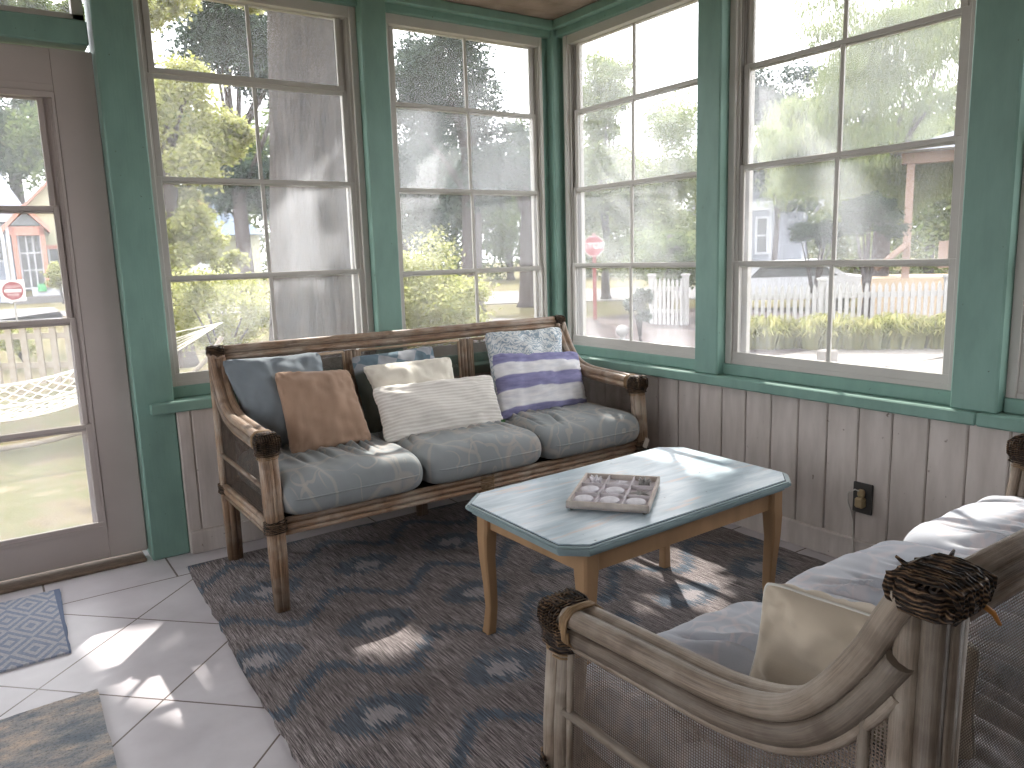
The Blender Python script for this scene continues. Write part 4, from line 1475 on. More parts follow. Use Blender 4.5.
def tree(name, label, cat, base, trunk_h, trunk_r, blobs, leafmat, bark, leaf=.09, per=220, group=None, lean=(0, 0), seed=0, droop=0.0, flat=.0):
    """blobs: list of (dx, dy, z, rx, rz, clusters) measured from the foot"""
    rnd = random.Random(seed)
    o = empty(name, base, label=label, cat=cat, group=group)
    if trunk_h:
        m = MB()
        top = V((lean[0], lean[1], trunk_h))
        pts = [top * t + V((.04 * math.sin(t * 5 + seed), .04 * math.cos(t * 4), 0)) for t in (0, .05, .2, .4, .6, .8, 1)]
        m.tube(pts, [trunk_r * k for k in (1.45, 1.15, 1, .92, .84, .7, .5)], 14)
        for bl in blobs[:8]:
            e = V((bl[0], bl[1], bl[2]))
            s_ = top * rnd.uniform(.55, .9)
            mid = s_.lerp(e, .5) + V((0, 0, .1))
            m.tube([s_, mid, e], [trunk_r * .42, trunk_r * .26, trunk_r * .1], 7)
        m.build('trunk', bark, o)
    leaf *= .66
    m = MB()
    for (dx, dy, z, rx, rz, nc) in blobs:
        for c in range(nc):
            while True:
                q = V((rnd.uniform(-1, 1), rnd.uniform(-1, 1), rnd.uniform(-1, 1)))
                if .25 < q.length < 1:
                    break
            cc = V((dx + q.x * rx, dy + q.y * rx, z + q.z * rz))
            cr = rnd.uniform(.22, .42) * min(rx, rz)
            for k in range(per // 3):
                p = cc + V((rnd.gauss(0, cr), rnd.gauss(0, cr), rnd.gauss(0, cr * .7)))
                d = V((rnd.uniform(-1, 1), rnd.uniform(-1, 1), rnd.uniform(-.8, .5) - droop * 3))
                l = leaf * rnd.uniform(.7, 1.4)
                m.leaf(p, d, l * (.62 if droop == 0 else .35), l * (1 + droop), V((rnd.uniform(-1, 1), rnd.uniform(-1, 1), rnd.uniform(-1, 1))))
    m.build('foliage', leafmat, o)
    return o


def crown(u, v, D, wpx, hpx, nblob, nc, spread=.75, seed=0, base=None):
    """blobs filling the part of the view round (u, v), D metres away, wpx x hpx half sizes"""
    rnd = random.Random(seed)
    c = at(u, D, v); cz = hz(u, v, D)
    c2 = 1 / (1 + ((u - 512) / FPX) ** 2)
    m_px = D / FPX * c2 ** .75
    right = V((c - CAM_LOC).xy).normalized(); right = V((right.y, -right.x))
    fw = V((-right.y, right.x))
    out = []
    for i in range(nblob):
        while True:
            a, b = rnd.uniform(-1, 1), rnd.uniform(-1, 1)
            if a * a + b * b < 1: break
        dd = rnd.uniform(-1, 1) * wpx * m_px * .6
        off = right * a * wpx * m_px * spread + fw * dd
        r = (wpx + hpx) / 2 * m_px * rnd.uniform(.32, .5)
        out.append((c.x + off.x - base.x, c.y + off.y - base.y, cz + b * hpx * m_px * spread - base.z, r, r * .8, nc))
    return out


# --- the big oak right outside the first window, with an unseen canopy added to shape the sun
ob = at(303, 7.6)
oak = empty('oak_tree', ob, label='huge grey-barked oak trunk filling the right half of the first window', cat='tree')
m = MB()
def oakpt(u, v, k):
    rr = 0.36 * (1.22 - .30 * v + .9 * max(0, .07 - v) * 3) * (1 + .07 * noise.noise(V((math.cos(2 * PI * u) * 1.5, math.sin(2 * PI * u) * 1.5, v * 4))) + .025 * noise.noise(V((math.cos(2 * PI * u) * 9, math.sin(2 * PI * u) * 9, v * 9))))
    z = v * 6.2
    return (math.cos(2 * PI * u) * rr + .06 * z, math.sin(2 * PI * u) * rr, z)
m.grid(lambda u, v: oakpt(u, v, 0), 64, 60)
for a, e in ((.3, (4.6, -1.0, 5.6)), (.6, (5.5, 1.0, 5.9)), (1, (2.5, 2.5, 6.8)), (1.2, (-1.8, -1.2, 6.2)), (1.4, (1.8, -2.5, 5.6))):
    s0 = V((-.2, 0, 4.9)); e = V(e)
    m.tube([s0, s0.lerp(e, .35) + V((0, 0, .35)), s0.lerp(e, .7) + V((0, 0, .3)), e], [.26, .18, .12, .05], 8)
m.build('trunk', M['bark_oak'], oak)

SUN = V((.60, .80, .966)).normalized()
# gaps cut in the added canopy so sun lands on these chosen patches
GAPS = [
    (-.015, [(-2.265, -.525), (-2.41, -.70), (-2.50, -.80), (-2.66, -.80), (-2.66, -.70), (-2.45, -.60)]),
    (-.015, [(-2.45, -.72), (-2.39, -.88), (-2.40, -1.12), (-2.45, -1.40), (-2.62, -1.45), (-2.70, -1.0), (-2.69, -.78), (-2.55, -.72)]),
    (.005, [(-1.90, -1.24), (-1.75, -1.19), (-1.73, -1.23), (-1.88, -1.29)]),
    (.005, [(-1.90, -1.36), (-1.69, -1.34), (-1.67, -1.40), (-1.87, -1.45)]),
    (.005, [(-.72, -1.37), (-.58, -1.38), (-.62, -1.50), (-.78, -1.52)]),
    (.005, [(-.50, -1.36), (-.42, -1.50), (-.58, -1.66), (-.66, -1.55)]),
    (.005, [(-.58, -1.58), (-.62, -1.72), (-.80, -1.88), (-.88, -1.78), (-.72, -1.60)]),
    (.005, [(-.98, -1.62), (-.86, -1.66), (-.88, -1.74), (-1.02, -1.72)]),
    (.46, [(-.80, -1.44), (-.62, -1.50), (-.64, -1.76), (-.76, -1.74)]),
    (.46, [(-.80, -1.70), (-.68, -1.74), (-.72, -1.84), (-.86, -1.82)]),
    (.46, [(-1.02, -1.86), (-.92, -1.88), (-.95, -1.96), (-1.06, -1.94)]),
    (.46, [(-1.80, -.86), (-1.56, -.62), (-1.46, -.70), (-1.44, -.92), (-1.56, -1.0), (-1.66, -.80)]),
    (.46, [(-.66, -.74), (-.54, -.70), (-.50, -.80), (-.62, -.84)]),
    (.46, [(-1.02, -2.44), (-.72, -2.42), (-.74, -2.66), (-.95, -2.62)]),
    (.46, [(-.66, -2.46), (-.20, -2.40), (-.20, -2.62), (-.60, -2.66)]),
    (.64, [(-2.08, -.56), (-2.00, -.52), (-1.98, -.64), (-2.07, -.68)]),
    (.82, [(-2.02, -.30), (-1.60, -.30), (-1.60, -.42), (-2.02, -.42)]),
    (.66, [(-1.48, -.50), (-1.28, -.50), (-1.28, -.62), (-1.48, -.62)]),
    (.75, [(-1.48, -.40), (-1.30, -.40), (-1.30, -.50), (-1.48, -.50)]),
    (.66, [(-.13, -1.38), (.02, -1.34), (.02, -2.34), (-.13, -2.34)]),
    (.66, [(-.13, -.14), (.02, -.14), (.02, -1.05), (-.13, -1.05)]),
    (.70, [(-.30, -.50), (-.18, -.50), (-.18, -.90), (-.30, -.90)]),
]


def inside(x, y, poly):
    r = False
    n = len(poly)
    for i in range(n):
        x0, y0 = poly[i]; x1, y1 = poly[(i + 1) % n]
        if (y0 > y) != (y1 > y) and x < (x1 - x0) * (y - y0) / (y1 - y0) + x0:
            r = not r
    return r


m = MB()
rnd = random.Random(11)
cnt = 0
NC = 26000
for i in range(NC):
    z = rnd.uniform(4.3, 5.1)
    hh = (z - 1.2) * .62
    x = rnd.uniform(-3.6, 1.2) + hh * .97
    y = rnd.uniform(-5.2, 1.6) + hh * 1.29
    l = rnd.uniform(.11, .17)
    p = V((x, y, z))
    skip = False
    for zz, poly in GAPS:
        ok = False
        e_ = .095 if zz < 0 else .06
        for dx, dy in ((0, 0), (e_, 0), (-e_, 0), (0, e_), (0, -e_)):
            k = (z - zz) / SUN.z
            if inside(x - SUN.x * k + dx, y - SUN.y * k + dy, poly):
                ok = True; break
        if ok:
            skip = True; break
    if skip:
        continue
    d = V((rnd.uniform(-1, 1), rnd.uniform(-1, 1), rnd.uniform(-.3, .3)))
    m.leaf(p - d.normalized() * l / 2 - ob, d, l * .8, l, V((rnd.uniform(-.3, .3), rnd.uniform(-.3, .3), 1)))
m.build('foliage', M['lf_mid'], oak)  # unseen leaf canopy added to block the sun outside the gaps

# --- trees and shrubs
def T(name, label, cat, u, D, th, tr, crowns, leafmat, bark='bark', **kw):
    b = at(u, D)
    bl = []
    for i, c in enumerate(crowns):
        bl += crown(*c, seed=kw.get('seed', 0) + i * 7, base=b)
    kw.setdefault('leaf', .09)
    return tree(name, label, cat, b, th, tr, bl, M[leafmat], M[bark], **kw)


T('tree', 'bright yellow-green tree filling the left half of the first window', 'tree', 176, 15, 4.2, .16,
  [(176, 125, 15, 56, 62, 11, 13), (168, 225, 15, 42, 45, 8, 11), (228, 140, 15, 32, 34, 5, 11), (170, 25, 15, 36, 50, 6, 13), (215, 258, 15, 30, 14, 4, 9), (240, -6, 15, 48, 13, 5, 10)], 'lf_yellow', leaf=.13, per=260, seed=3)
T('shrub', 'leafy yellow-green shrub low in the first window, left of the oak trunk', 'shrub', 215, 10.5, .5, .05,
  [(215, 310, 10.5, 62, 45, 12, 12)], 'lf_yellow', leaf=.075, per=200, seed=31)
T('tree', 'bluish dark tree behind the oak in the first window', 'tree', 245, 26, 6, .25,
  [(255, 70, 26, 55, 90, 14, 18), (250, 170, 26, 50, 60, 8, 14)], 'lf_blue', leaf=.2, per=240, seed=8)
T('tree', 'tall bluish-green tree at the left of the second window', 'tree', 472, 24, 6.4, .33,
  [(440, 90, 24, 62, 62, 16, 17), (420, 190, 24, 50, 50, 9, 12), (500, 165, 24, 50, 50, 10, 13)], 'lf_blue', leaf=.17, per=230, seed=5)
T('tree', 'tree with a straight violet-grey trunk at the right edge of the second window', 'tree', 531, 27, 4.6, .40,
  [(520, 165, 27, 30, 40, 9, 12)], 'lf_mid', leaf=.2, per=180, seed=15)
T('shrub', 'sunlit yellow-green bush behind the middle of the brown sofa, low in the second window', 'shrub', 428, 10.5, .5, .05,
  [(428, 300, 10.5, 52, 62, 16, 15)], 'lf_yellow', leaf=.075, per=210, seed=22)
T('tree', 'pale hazy tree in the third window behind the stop sign', 'tree', 606, 30, 3.0, .16,
  [(608, 95, 30, 30, 50, 10, 14), (598, 190, 30, 46, 60, 14, 16), (665, 170, 30, 52, 66, 16, 16), (640, 235, 30, 50, 40, 9, 14)], 'lf_pale', leaf=.19, per=220, seed=9)
T('tree', 'dark shrubby tree behind the white gate in the third window', 'tree', 668, 21, 2.2, .12,
  [(672, 255, 21, 38, 40, 9, 14)], 'lf_mid', leaf=.13, per=200, seed=41)
T('shrub', 'round grey-green shrub beside the white gate', 'shrub', 640, 14, .3, .04, [(640, 305, 14, 18, 17, 7, 9)], 'lf_blue', leaf=.08, per=160, seed=44)
T('tree', 'dark tree at the left of the fourth window behind the drooping willow', 'tree', 775, 34, 4.0, .12,
  [(780, 100, 34, 50, 50, 13, 15), (790, 170, 34, 50, 36, 9, 12)], 'lf_blue', leaf=.22, per=200, seed=48)
T('willow_tree', 'drooping pale green willow filling the fourth window', 'tree', 880, 21, 4.2, .22,
  [(900, 70, 21, 90, 60, 18, 16), (845, 150, 21, 90, 60, 20, 16), (800, 120, 21, 40, 50, 9, 14), (920, 170, 21, 50, 60, 9, 12), (890, 10, 21, 90, 30, 8, 12)], 'lf_pale', leaf=.11, per=260, seed=13, droop=.8)
T('conifer', 'dark rounded conifer at the foot of the willow, above the picket fence', 'tree', 868, 18, 1.0, .1,
  [(868, 225, 18, 32, 34, 9, 15)], 'lf_dark', leaf=.08, per=230, seed=51)
T('shrub', 'dark low bush between the grey house and the conifer', 'shrub', 815, 20, .8, .08, [(818, 235, 20, 26, 26, 7, 12)], 'lf_dark', leaf=.09, per=190, seed=57)
T('tree', 'tall dark tree beyond the road in the door glass', 'tree', 25, 78, 14, .6,
  [(20, 130, 78, 75, 50, 14, 22)], 'lf_dark', leaf=.42, per=260, seed=61)
T('tree', 'spreading green tree whose branches cross the pane above the door', 'tree', 20, 13, 0, .1,
  [(50, 8, 13, 40, 14, 8, 8), (0, 0, 13, 30, 14, 5, 8)], 'lf_mid', leaf=.09, per=150, seed=66)
T('shrub', 'autumn-yellow bush left of the weathered fence in the door glass', 'shrub', 8, 17, .3, .05, [(12, 340, 17, 30, 14, 8, 9)], 'lf_yellow', leaf=.1, per=160, seed=69)
T('shrub', 'yellow-green bush beside the orange-trimmed porch', 'shrub', 58, 46, .3, .05, [(57, 275, 46, 11, 17, 6, 9)], 'lf_yellow', leaf=.25, per=150, seed=73)
# distant belt of trees, one by one
rnd = random.Random(77)
for i, (u, D, top, mt) in enumerate([(-120, 70, 120, 'lf_mid'), (-40, 74, 100, 'lf_dark'), (90, 68, 90, 'lf_mid'), (150, 70, 70, 'lf_dark'), (215, 66, 90, 'lf_mid'), (285, 60, 100, 'lf_mid'), (350, 58, 110, 'lf_blue'),
                                 (405, 52, 90, 'lf_blue'), (455, 55, 110, 'lf_mid'), (510, 56, 150, 'lf_mid'), (560, 60, 170, 'lf_blue'), (610, 58, 150, 'lf_pale'), (655, 56, 160, 'lf_mid'), (700, 60, 150, 'lf_pale'),
                                 (750, 58, 150, 'lf_pale'), (800, 60, 110, 'lf_pale'), (860, 56, 80, 'lf_pale'), (930, 50, 60, 'lf_pale'), (1000, 55, 70, 'lf_mid'), (1080, 60, 90, 'lf_mid'), (1180, 60, 100, 'lf_mid')]):
    kinds_ = {'lf_mid': 'mid-green', 'lf_dark': 'dark green', 'lf_blue': 'bluish green', 'lf_pale': 'pale green'}
    b = at(u, D)
    zt = hz(u, top, D)
    H = zt - GZ
    bl = []
    for k in range(12):
        a = rnd.uniform(0, 2 * PI); rr = rnd.uniform(0, H * .26)
        bl.append((rr * math.cos(a), rr * math.sin(a), H * rnd.uniform(.12, .84), H * .20, H * .17, 10))
    where = 'beyond the door' if u < 100 else ('behind the first window\'s trees' if u < 360 else ('far behind the second window' if u < 560 else ('far behind the third window' if u < 715 else 'far behind the willow and fence')))
    tree('background_tree', 'distant %s tree %s' % (kinds_[mt], where), 'tree', b, H * .5, .25, bl, M[mt], M['bark'], leaf=H * .036, per=330, seed=100 + i, group='distant trees ' + where)

# --- signs
def sign_post(name, label, u, D, v_c, dia, post_top_v, post_mat, kind):
    b = at(u, D)
    zc = hz(u, v_c, D)
    d = (CAM_LOC - V((b.x, b.y, CAM_LOC.z))); rz = math.atan2(d.y, d.x) + PI / 2 - .12
    o = empty(name, b, rz, label=label, cat='sign')
    h = zc - GZ
    m = MB(); m.box((-.045, .02, -.02), (.045, .10, h + dia * (.62 if kind == 'stop' else -.3)), bev=.004) if kind == 'stop' else m.box((-.025, .01, -.02), (.025, .05, h + dia * 2.6), bev=.002)
    m.build('post', post_mat, o)
    if kind == 'stop':
        R0 = dia / 2 / math.cos(PI / 8)
        oct_ = lambda r: [(r * math.cos(PI / 8 + k * PI / 4), r * math.sin(PI / 8 + k * PI / 4)) for k in range(8)]
        f = lambda p: (p[0], -p[2], p[1] + h)
        m = MB(); m.prism(oct_(R0), -.018, .0, f); fc = m.build('sign_face', M['sign_white'], o)
        m = MB(); m.prism(oct_(R0 * .94), .0, .002, f); m.build('red_field', M['sign_red'], fc)
        lettering('STOP', dia * .43, M['sign_white'], fc, (0, -.006, h), .002, .002)
    else:
        r = dia / 2
        f = lambda p: (p[0], -p[2], p[1] + h)
        m = MB(); m.prism([(-r * 1.15, -r * 1.15), (r * 1.15, -r * 1.15), (r * 1.15, r * 1.15), (-r * 1.15, r * 1.15)], -.012, 0, f); fc = m.build('sign_face', M['sign_white'], o)
        m = MB(); m.prism([(r * math.cos(2 * PI * k / 40), r * math.sin(2 * PI * k / 40)) for k in range(40)], 0, .002, f); m.build('red_disc', M['sign_red'], fc)
        m = MB(); m.box((-r * .78, -.006, h - r * .16), (r * .78, -.001, h + r * .16)); m.build('white_bar', M['sign_white'], fc)
        for body, zz in (('DO NOT', h + r * .42), ('ENTER', h - r * .46)):
            lettering(body, dia * .17, M['sign_white'], fc, (0, -.004, zz), .001)
    return o


sign_post('stop_sign', 'red octagonal stop sign on a faded red post by the road', 594, 20.4, 246, .52, 0, M['post_red'], 'stop')
sign_post('no_entry_sign', 'square white sign with a red no-entry disc, seen through the door', 8, 28.2, 291, .56, 0, M['post_grey'], 'noentry')


# --- fences
def picket_fence(name, label, a, b, h, n, mat, pw, posts, gothic=True, th=.02):
    a = V((a[0], a[1], GZ)); b = V((b[0], b[1], GZ))
    d = b - a; L = d.length
    o = empty(name, a, math.atan2(d.y, d.x), label=label, cat='fence')
    for z in (h * .28, h * .74):
        m = MB(); m.box((0, .0, z), (L, .035, z + h * .09)); m.build('rail', mat, o)
    proto = None
    for i in range(n):
        x = L * (i + .5) / n
        if proto is None:
            m = MB(); m.prism([(-pw / 2, .04), (pw / 2, .04), (pw / 2, h * .93), (0, h), (-pw / 2, h * .93)], -.001, -th, lambda p: (p[0], p[2], p[1]))
            proto = m.build('picket', mat, o); p = proto
        else:
            p = proto.copy(); COL.objects.link(p); p.parent = o
        p.location = (x, 0, random.uniform(-.01, .01) * h)
    for x in posts:
        m = MB(); m.box((x * L - .06, .02, 0), (x * L + .06, .14, h * 1.04), bev=.005); m.box((x * L - .08, .0, h * 1.04), (x * L + .08, .16, h * 1.09), bev=.005)
        m.build('fence_post', mat, o)
    return o


pa, pb = at(735, 15.4), at(1040, 17.2)
picket_fence('picket_fence', 'long white picket fence behind the yellow-green lily row', (pa.x, pa.y), (pb.x, pb.y), 1.10, 46, M['fence_w'], .07, (.02, .30, .72, .99))
ga, gb = at(650, 19.0), at(684, 18.5)
picket_fence('picket_gate', 'short white picket gate in the third window beside the round shrub', (ga.x, ga.y), (gb.x, gb.y), 1.15, 8, M['fence_w'], .07, (0, 1))
fa, fb = at(-25, 14.6), at(112, 13.4)
picket_fence('garden_fence', 'weathered wooden picket fence behind the rope hammock', (fa.x, fa.y), (fb.x, fb.y), 1.0, 9, M['fence_g'], .10, (.62,), th=.03)
# finial post close by
fp = at(622, 14.0)
o = empty('gate_post', (fp.x, fp.y, GZ + .055), label='small white post with a ball finial low in the third window', cat='post')
m = MB(); m.box((-.085, -.085, -.02), (.085, .085, .16), bev=.01); m.build('post', M['fence_w'], o)
m = MB(); m.lathe([(.12, .16), (.12, .19), (.04, .21), (.05, .24), (.105, .29), (.12, .34), (.105, .40), (.05, .44), (.001, .45)], (0, 0, 0), 18); m.build('finial', M['fence_w'], o)
bx = at(831, 12.2)
m = MB(); m.box((-.11, -.11, 0), (.11, .11, .24), bev=.015); ob_ = m.build('utility_box', M['walk']); ob_.location = (bx.x, bx.y, GZ + .045)
tag(ob_, 'small pale box standing on the path in front of the lilies', 'box')

# --- daylilies
rnd = random.Random(5)
spots = [(748, 14.2), (768, 14.2), (788, 14.3), (812, 14.3), (834, 14.4), (856, 14.4), (878, 14.5), (900, 14.6), (922, 14.7), (944, 14.8), (965, 14.9), (1012, 15.2)]
lil = None
for k in range(3):
    m = MB()
    for i in range(220):
        a = rnd.uniform(0, 2 * PI); rr = rnd.uniform(0, .22)
        p = V((rr * math.cos(a), rr * math.sin(a), 0))
        out = V((math.cos(a), math.sin(a), 0)) * rnd.uniform(.1, .34)
        h = rnd.uniform(.3, .58)
        q1 = p + out * .5 + V((0, 0, h)); q2 = p + out * 1.3 + V((0, 0, h * .8))
        sd = V((-math.sin(a), math.cos(a), 0)) * .012
        b = len(m.v)
        m.v += [p - sd, p + sd, q1 + sd, q1 - sd, q2]
        m.face([b, b + 1, b + 2, b + 3]); m.face([b + 3, b + 2, b + 4])
    me = m.build('daylily_clump', M['lf_lily'])
    if k == 0: lil = [me]
    else: lil.append(me)
nm = {748: 'leftmost', 1012: 'rightmost, behind the post'}
for i, (u, D) in enumerate(spots):
    o = lil[i] if i < 3 else lil[i % 3].copy()
    if i >= 3: COL.objects.link(o)
    p = at(u, D)
    o.location = (p.x, p.y, GZ + .02); o.rotation_euler = (0, 0, i * 1.3); s_ = 1.0 + .12 * math.sin(i * 2.1); o.scale = (s_ * 1.15, s_ * 1.15, s_)
    tag(o, 'yellow-green daylily clump in the row before the white picket fence', 'plant', 'daylily clumps along the white fence')


# --- houses
def house(name, label, u, D, turn=0.0):
    b = at(u, D)
    d = (CAM_LOC - b); rz = math.atan2(d.y, d.x) + PI / 2 + turn
    return empty(name, b, rz, label=label, cat='house')


def hbox(o, nm_, mat, lo, hi, parent=None, bev=0):
    m = MB(); m.box(lo, hi, bev=bev)
    return m.build(nm_, mat, parent or o)


def hwin(o, x0, x1, z0, z1, y, trimmat, cols_=2, rows_=2):
    fw = .10
    m = MB()
    m.box((x0 - fw, y - .08, z0 - fw), (x0, y, z1 + fw)); m.box((x1, y - .08, z0 - fw), (x1 + fw, y, z1 + fw))
    m.box((x0, y - .08, z0 - fw), (x1, y, z0)); m.box((x0, y - .08, z1), (x1, y, z1 + fw))
    for i in range(1, cols_): x = x0 + (x1 - x0) * i / cols_; m.box((x - .04, y - .05, z0), (x + .04, y, z1))
    for i in range(1, rows_): z = z0 + (z1 - z0) * i / rows_; m.box((x0, y - .05, z - .04), (x1, y, z + .04))
    f = m.build('window', trimmat, o)
    m = MB(); m.box((x0, y - .02, z0), (x1, y - .001, z1)); m.build('pane', M['glass_d'], f)


def gable(mb, x0, x1, y0, y1, z0, z1, over=.3, th=.18, axis='y'):
    """pitched roof with its ridge along y"""
    xm = (x0 + x1) / 2
    k = over * (z1 - z0) / (xm - x0)
    pl = [(x0 - over, z0 - k), (xm, z1), (x1 + over, z0 - k), (x1 + over, z0 - k + th), (xm, z1 + th), (x0 - over, z0 - k + th)]
    mb.prism(pl, y0 - over, y1 + over, lambda p: (p[0], p[2], p[1]))


# seen through the door: px scale at 53 m is 6.9 cm
HD = 53
pxm = HD / FPX * .727; pym = HD / FPX * .853
h1 = house('corner_house', 'house with orange-trimmed porch gable and pale roof, seen through the door', 38, HD)
def hx_(u): return (u - 38) * pxm
def hh_(v): return (302 - v) * pym
hbox(h1, 'wall', M['h_yellow'], (hx_(38), 0, 0), (hx_(100), 6, hh_(212)))
hbox(h1, 'wall', M['h_blue'], (hx_(-70), -1.2, 0), (hx_(14), 6, hh_(228)))
m = MB(); m.prism([(hx_(28), hh_(214)), (hx_(66), hh_(180)), (hx_(104), hh_(214))], 0, 5.9, lambda p: (p[0], p[2], p[1])); m.build('gable_wall', M['h_yellow'], h1)
m = MB(); gable(m, hx_(28), hx_(104), 0, 6, hh_(214), hh_(181), .6); m.build('roof', M['salmon'], h1)
m = MB(); m.prism([(hx_(-72), hh_(229)), (hx_(-66), hh_(180)), (hx_(12), hh_(182)), (hx_(38), hh_(226))], -1.8, 6, lambda p: (p[0], p[2] + (p[1] - hh_(229)) * .0, p[1])); m.build('roof', M['greyroof'], h1)
m = MB(); gable(m, hx_(14), hx_(46), -3, 0, hh_(232), hh_(217), .3, .3); pr_ = m.build('porch_roof', M['salmon'], h1)
m = MB(); m.prism([(hx_(15), hh_(231)), (hx_(30), hh_(219)), (hx_(45), hh_(231))], -2.9, -2.7, lambda p: (p[0], p[2], p[1])); m.build('gable_glass', M['glass_d'], pr_)
hbox(h1, 'porch_beam', M['salmon'], (hx_(14), -3, hh_(240)), (hx_(46), -2.7, hh_(232)))
for u0, u1 in ((15.5, 20), (42, 46.5)):
    hbox(h1, 'porch_column', M['salmon'], (hx_(u0), -3, hh_(288)), (hx_(u1), -2.6, hh_(233)))
hwin(h1, hx_(22), hx_(41), hh_(288), hh_(240), -2.5, M['h_white'], 3, 3)
hbox(h1, 'porch_wall', M['h_white'], (hx_(28), -2.6, 0), (hx_(62), -2.3, hh_(289)))
hbox(h1, 'green_panel', M['green'], (hx_(34), -2.75, hh_(292)), (hx_(42), -2.62, hh_(285)))
hwin(h1, hx_(50), hx_(60), hh_(268), hh_(252), -.01, M['h_white'], 1, 1)
hbox(h1, 'corner_trim', M['salmon'], (hx_(46), -.1, hh_(252)), (hx_(100), -.01, hh_(248)))
for u0 in (6, 11, -12):
    hbox(h1, 'porch_column', M['h_white'], (hx_(u0), -3.2, 0), (hx_(u0 + 3), -3.0, hh_(232)))
hwin(h1, hx_(-4), hx_(5), hh_(262), hh_(236), -1.21, M['h_white'], 1, 1)
hbox(h1, 'porch_steps', M['road'], (hx_(12), -4.5, 0), (hx_(62), -3.05, hh_(296)))

h2 = house('gabled_house', 'small house with blue roof and orange eaves behind the yellow-green tree', 222, 42)
k2 = 42 / FPX * .876
def gx(u): return (u - 222) * k2
def gz_(v): return (282 - v) * k2 * 1.068
hbox(h2, 'wall', M['h_white'], (gx(170), 0, 0), (gx(214), 5, gz_(195)))
hbox(h2, 'wall', M['h_yellow'], (gx(214), 1, 0), (gx(262), 5, gz_(219)))
m = MB(); m.prism([(gx(168), gz_(196)), (gx(198), gz_(180)), (gx(219), gz_(196))], .05, 4.9, lambda p: (p[0], p[2], p[1])); m.build('gable_wall', M['h_blue'], h2)
m = MB(); gable(m, gx(178), gx(214), 0, 5, gz_(196), gz_(183), .3, .25); m.build('roof', M['salmon'], h2)
m = MB(); m.prism([(gx(212), gz_(190)), (gx(220), gz_(186)), (gx(266), gz_(219)), (gx(212), gz_(219))], -.3, 5.2, lambda p: (p[0], p[2], p[1])); m.build('roof', M['blueroof'], h2)
hwin(h2, gx(205), gx(210), gz_(206), gz_(194), -.01, M['salmon'], 1, 2)

h3 = house('porch_house', 'pale blue-grey house with a white-framed window behind the willow', 775, 36)
k3 = 36 / FPX * .896
def px_(u): return (u - 775) * k3
def pz_(v): return (288 - v) * k3 * 1.056
hbox(h3, 'wall', M['h_grey'], (px_(700), 0, 0), (px_(806), 6, pz_(196)))
m = MB(); gable(m, px_(700), px_(806), 0, 6, pz_(200), pz_(160), .6, .25); m.build('roof', M['h_white'], h3)
m = MB(); m.prism([(px_(702), pz_(199)), (px_(753), pz_(163)), (px_(804), pz_(199))], .05, .3, lambda p: (p[0], p[2], p[1])); m.build('gable_wall', M['h_grey'], h3)
hwin(h3, px_(757), px_(766), pz_(252), pz_(220), -.01, M['h_white'], 1, 2)
hwin(h3, px_(735), px_(745), pz_(252), pz_(220), -.01, M['h_white'], 1, 2)
for u0 in (750, 769, 800):
    hbox(h3, 'porch_column', M['h_white'], (px_(u0), -1.6, 0), (px_(u0 + 2.5), -1.4, pz_(212)))
hbox(h3, 'porch_beam', M['h_white'], (px_(700), -1.7, pz_(213)), (px_(808), -1.3, pz_(205)))
hbox(h3, 'porch_wall', M['h_white'], (px_(700), -1.6, 0), (px_(806), -1.5, pz_(262)))

# cedar gazebo and its stair
gz0 = house('gazebo', 'cedar porch structure with two tall posts and a stair rail at the right', 930, 19.5)
k4 = 19.5 / FPX * .773
def cx_(u): return (u - 930) * k4
def cz_(v): return ((318 - v) * k4 * 1.137)
for u0 in (902, 949, 1000):
    hbox(gz0, 'post', M['cedar'], (cx_(u0), 0, 0), (cx_(u0 + 8), .2, cz_(154)))
hbox(gz0, 'beam', M['cedar'], (cx_(896), -.05, cz_(160)), (cx_(1040), .25, cz_(149)))
m = MB(); m.prism([(cx_(885), cz_(151)), (cx_(968), cz_(130)), (cx_(1040), cz_(112)), (cx_(1040), cz_(150)), (cx_(900), cz_(150))], -.6, 3, lambda p: (p[0], p[2], p[1])); m.build('roof', M['greyroof'], gz0)
hbox(gz0, 'railing', M['cedar'], (cx_(938), -.1, cz_(262)), (cx_(1040), .0, cz_(236)))
m = MB(); m.tube([(cx_(876), -.3, cz_(262)), (cx_(906), -.05, cz_(238))], .07, 8); m.build('handrail', M['cedar'], gz0)
hbox(gz0, 'deck', M['lumber'], (cx_(860), -.05, .0), (cx_(1040), 2.5, cz_(272)))

# parked car behind the fence
cp = at(787, 24)
car = empty('parked_car', (cp.x, cp.y, GZ), math.atan2(cp.y - CAM_LOC.y, cp.x - CAM_LOC.x) + PI / 2, label='light car parked beyond the white picket fence', cat='car')
m = MB()
prof = [(-2.1, .35), (2.1, .35), (2.15, .75), (1.2, .92), (.7, 1.38), (-.9, 1.42), (-1.6, .98), (-2.15, .9)]
m.prism(prof, -.8, .8, lambda p: (p[0], p[2], p[1])); m.build('body', M['h_white'], car)
m = MB(); m.prism([(.98, .95), (.62, 1.32), (-.85, 1.34), (-1.35, .97)], -.81, .81, lambda p: (p[0], p[2], p[1])); m.build('window', M['glass_d'], car)
for x in (-1.35, 1.35):
    for y_ in (-.78, .62):
        m = MB(); m.lathe([(.2, 0), (.33, .01), (.33, .16), (.2, .17)], (0, 0, 0), 20, Matrix.Rotation(-PI / 2, 4, 'X')); wv = m.build('wheel', M['black'], car); wv.location = (x, y_, .33)

# --- hammock
hc = V((-2.45, 5.6, 0))
hm = empty('hammock', (hc.x, hc.y, GZ), label='white rope hammock strung over the lawn outside the door', cat='hammock')
m = MB()
ha, hb_, hw_ = -1.75, 1.25, .80


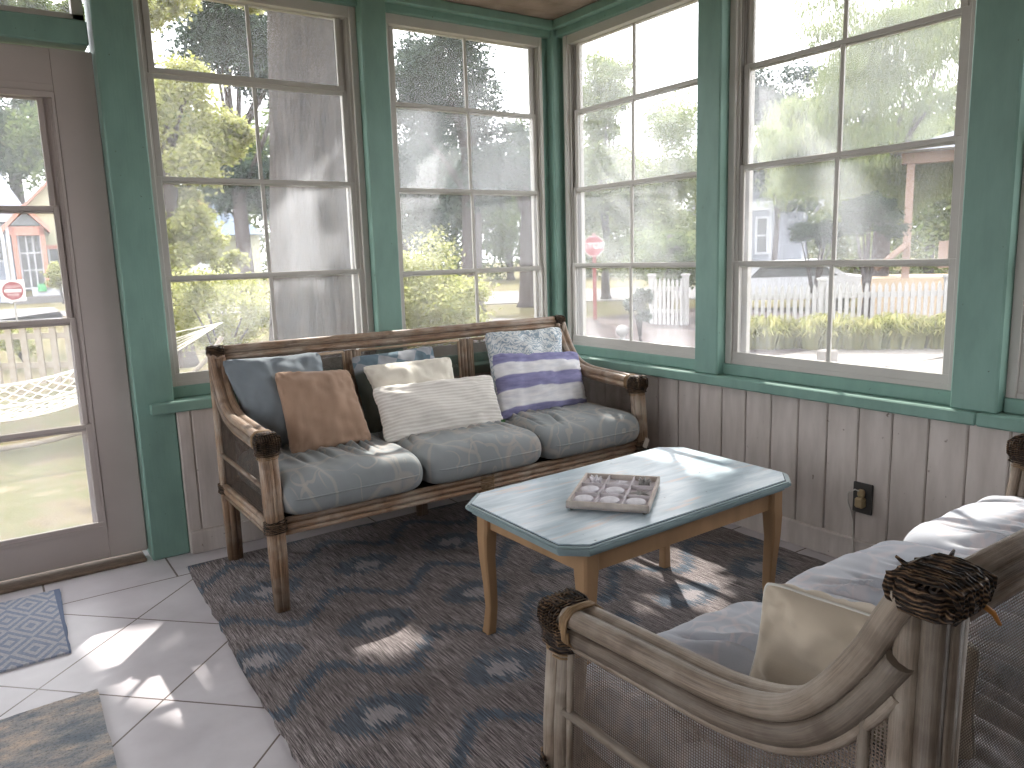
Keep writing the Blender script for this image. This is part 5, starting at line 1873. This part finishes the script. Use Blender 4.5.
def ham(u, v):
    x = ha + (hb_ - ha) * u
    w_ = hw_ * (.55 + .45 * math.sin(PI * min(1, max(0, u * .9 + .05))))
    y = (v - .5) * 2 * w_
    sag = .36 + .42 * (2 * u - 1) ** 2 + .22 * (2 * v - 1) ** 2
    return V((x, y, sag))


NR = 30
for i in range(NR + 1):
    # diagonal ropes both ways
    for s_ in (1, -1):
        pts = []
        for k in range(25):
            t = k / 24
            u = (i / NR) * 1.5 - .5 + t * .5
            v = t if s_ == 1 else 1 - t
            if 0 <= u <= 1:
                p = ham(u, v); pts.append(p + V((0, 0, .015 * s_)))
        if len(pts) > 2:
            m.tube(pts, .0065, 5)
m.build('rope_net', M['rope'], hm, )
m = MB()
for v in (0, 1):
    m.tube([ham(k / 30, v) for k in range(31)], .016, 6)
m.build('edge_rope', M['rope'], hm)
for e in (0, 1):
    m = MB()
    s0 = ham(e, .0); s1_ = ham(e, 1)
    m.tube([s0, s1_], .018, 8); m.build('spreader_bar', M['fence_g'], hm)
    m = MB()
    apex = V((ha - .85, 0, 1.15)) if e == 0 else V((hb_ + .7, 0, 1.15))
    for k in range(9):
        m.tube([ham(e, k / 8), apex], .005, 5)
    m.build('end_rope', M['rope'], hm)
m = MB()
arc = [V((2.35 * math.sin(a) - .25, 0, 1.55 - 1.5 * math.cos(a) * 1.0 + 0)) for a in [(-68 + 136 * k / 24) * PI / 180 for k in range(25)]]
m.tube(arc, .028, 8); m.build('arc_stand', M['fence_g'], hm)
m = MB()
for x in (-1.1, .6):
    m.box((x - .05, -.6, .0), (x + .05, .6, .08), bev=.01)
m.build('stand_foot', M['fence_g'], hm)

# ------------------------------------------------------------------ light
sun = bpy.data.lights.new('sun', 'SUN'); sun.energy = 8.0; sun.angle = math.radians(.5); sun.color = (1, .95, .87)
so = bpy.data.objects.new('sun', sun); COL.objects.link(so)
so.rotation_euler = (-SUN).to_track_quat('-Z', 'Y').to_euler()
wd = bpy.data.worlds.new('sky'); SC.world = wd; wd.use_nodes = True
bg = wd.node_tree.nodes['Background']; bg.inputs[0].default_value = (.97, .975, 1.0, 1); bg.inputs[1].default_value = 4.0
SC.view_settings.view_transform = 'Standard'
SC.view_settings.look = 'None'
SC.view_settings.gamma = 1
SC.view_settings.exposure = 0.32
SC.view_settings.use_curve_mapping = False
SC.cycles.use_denoising = True
SC.cycles.max_bounces = 10
SC.cycles.transparent_max_bounces = 24
SC.cycles.diffuse_bounces = 6
SC.cycles.sample_clamp_indirect = 6
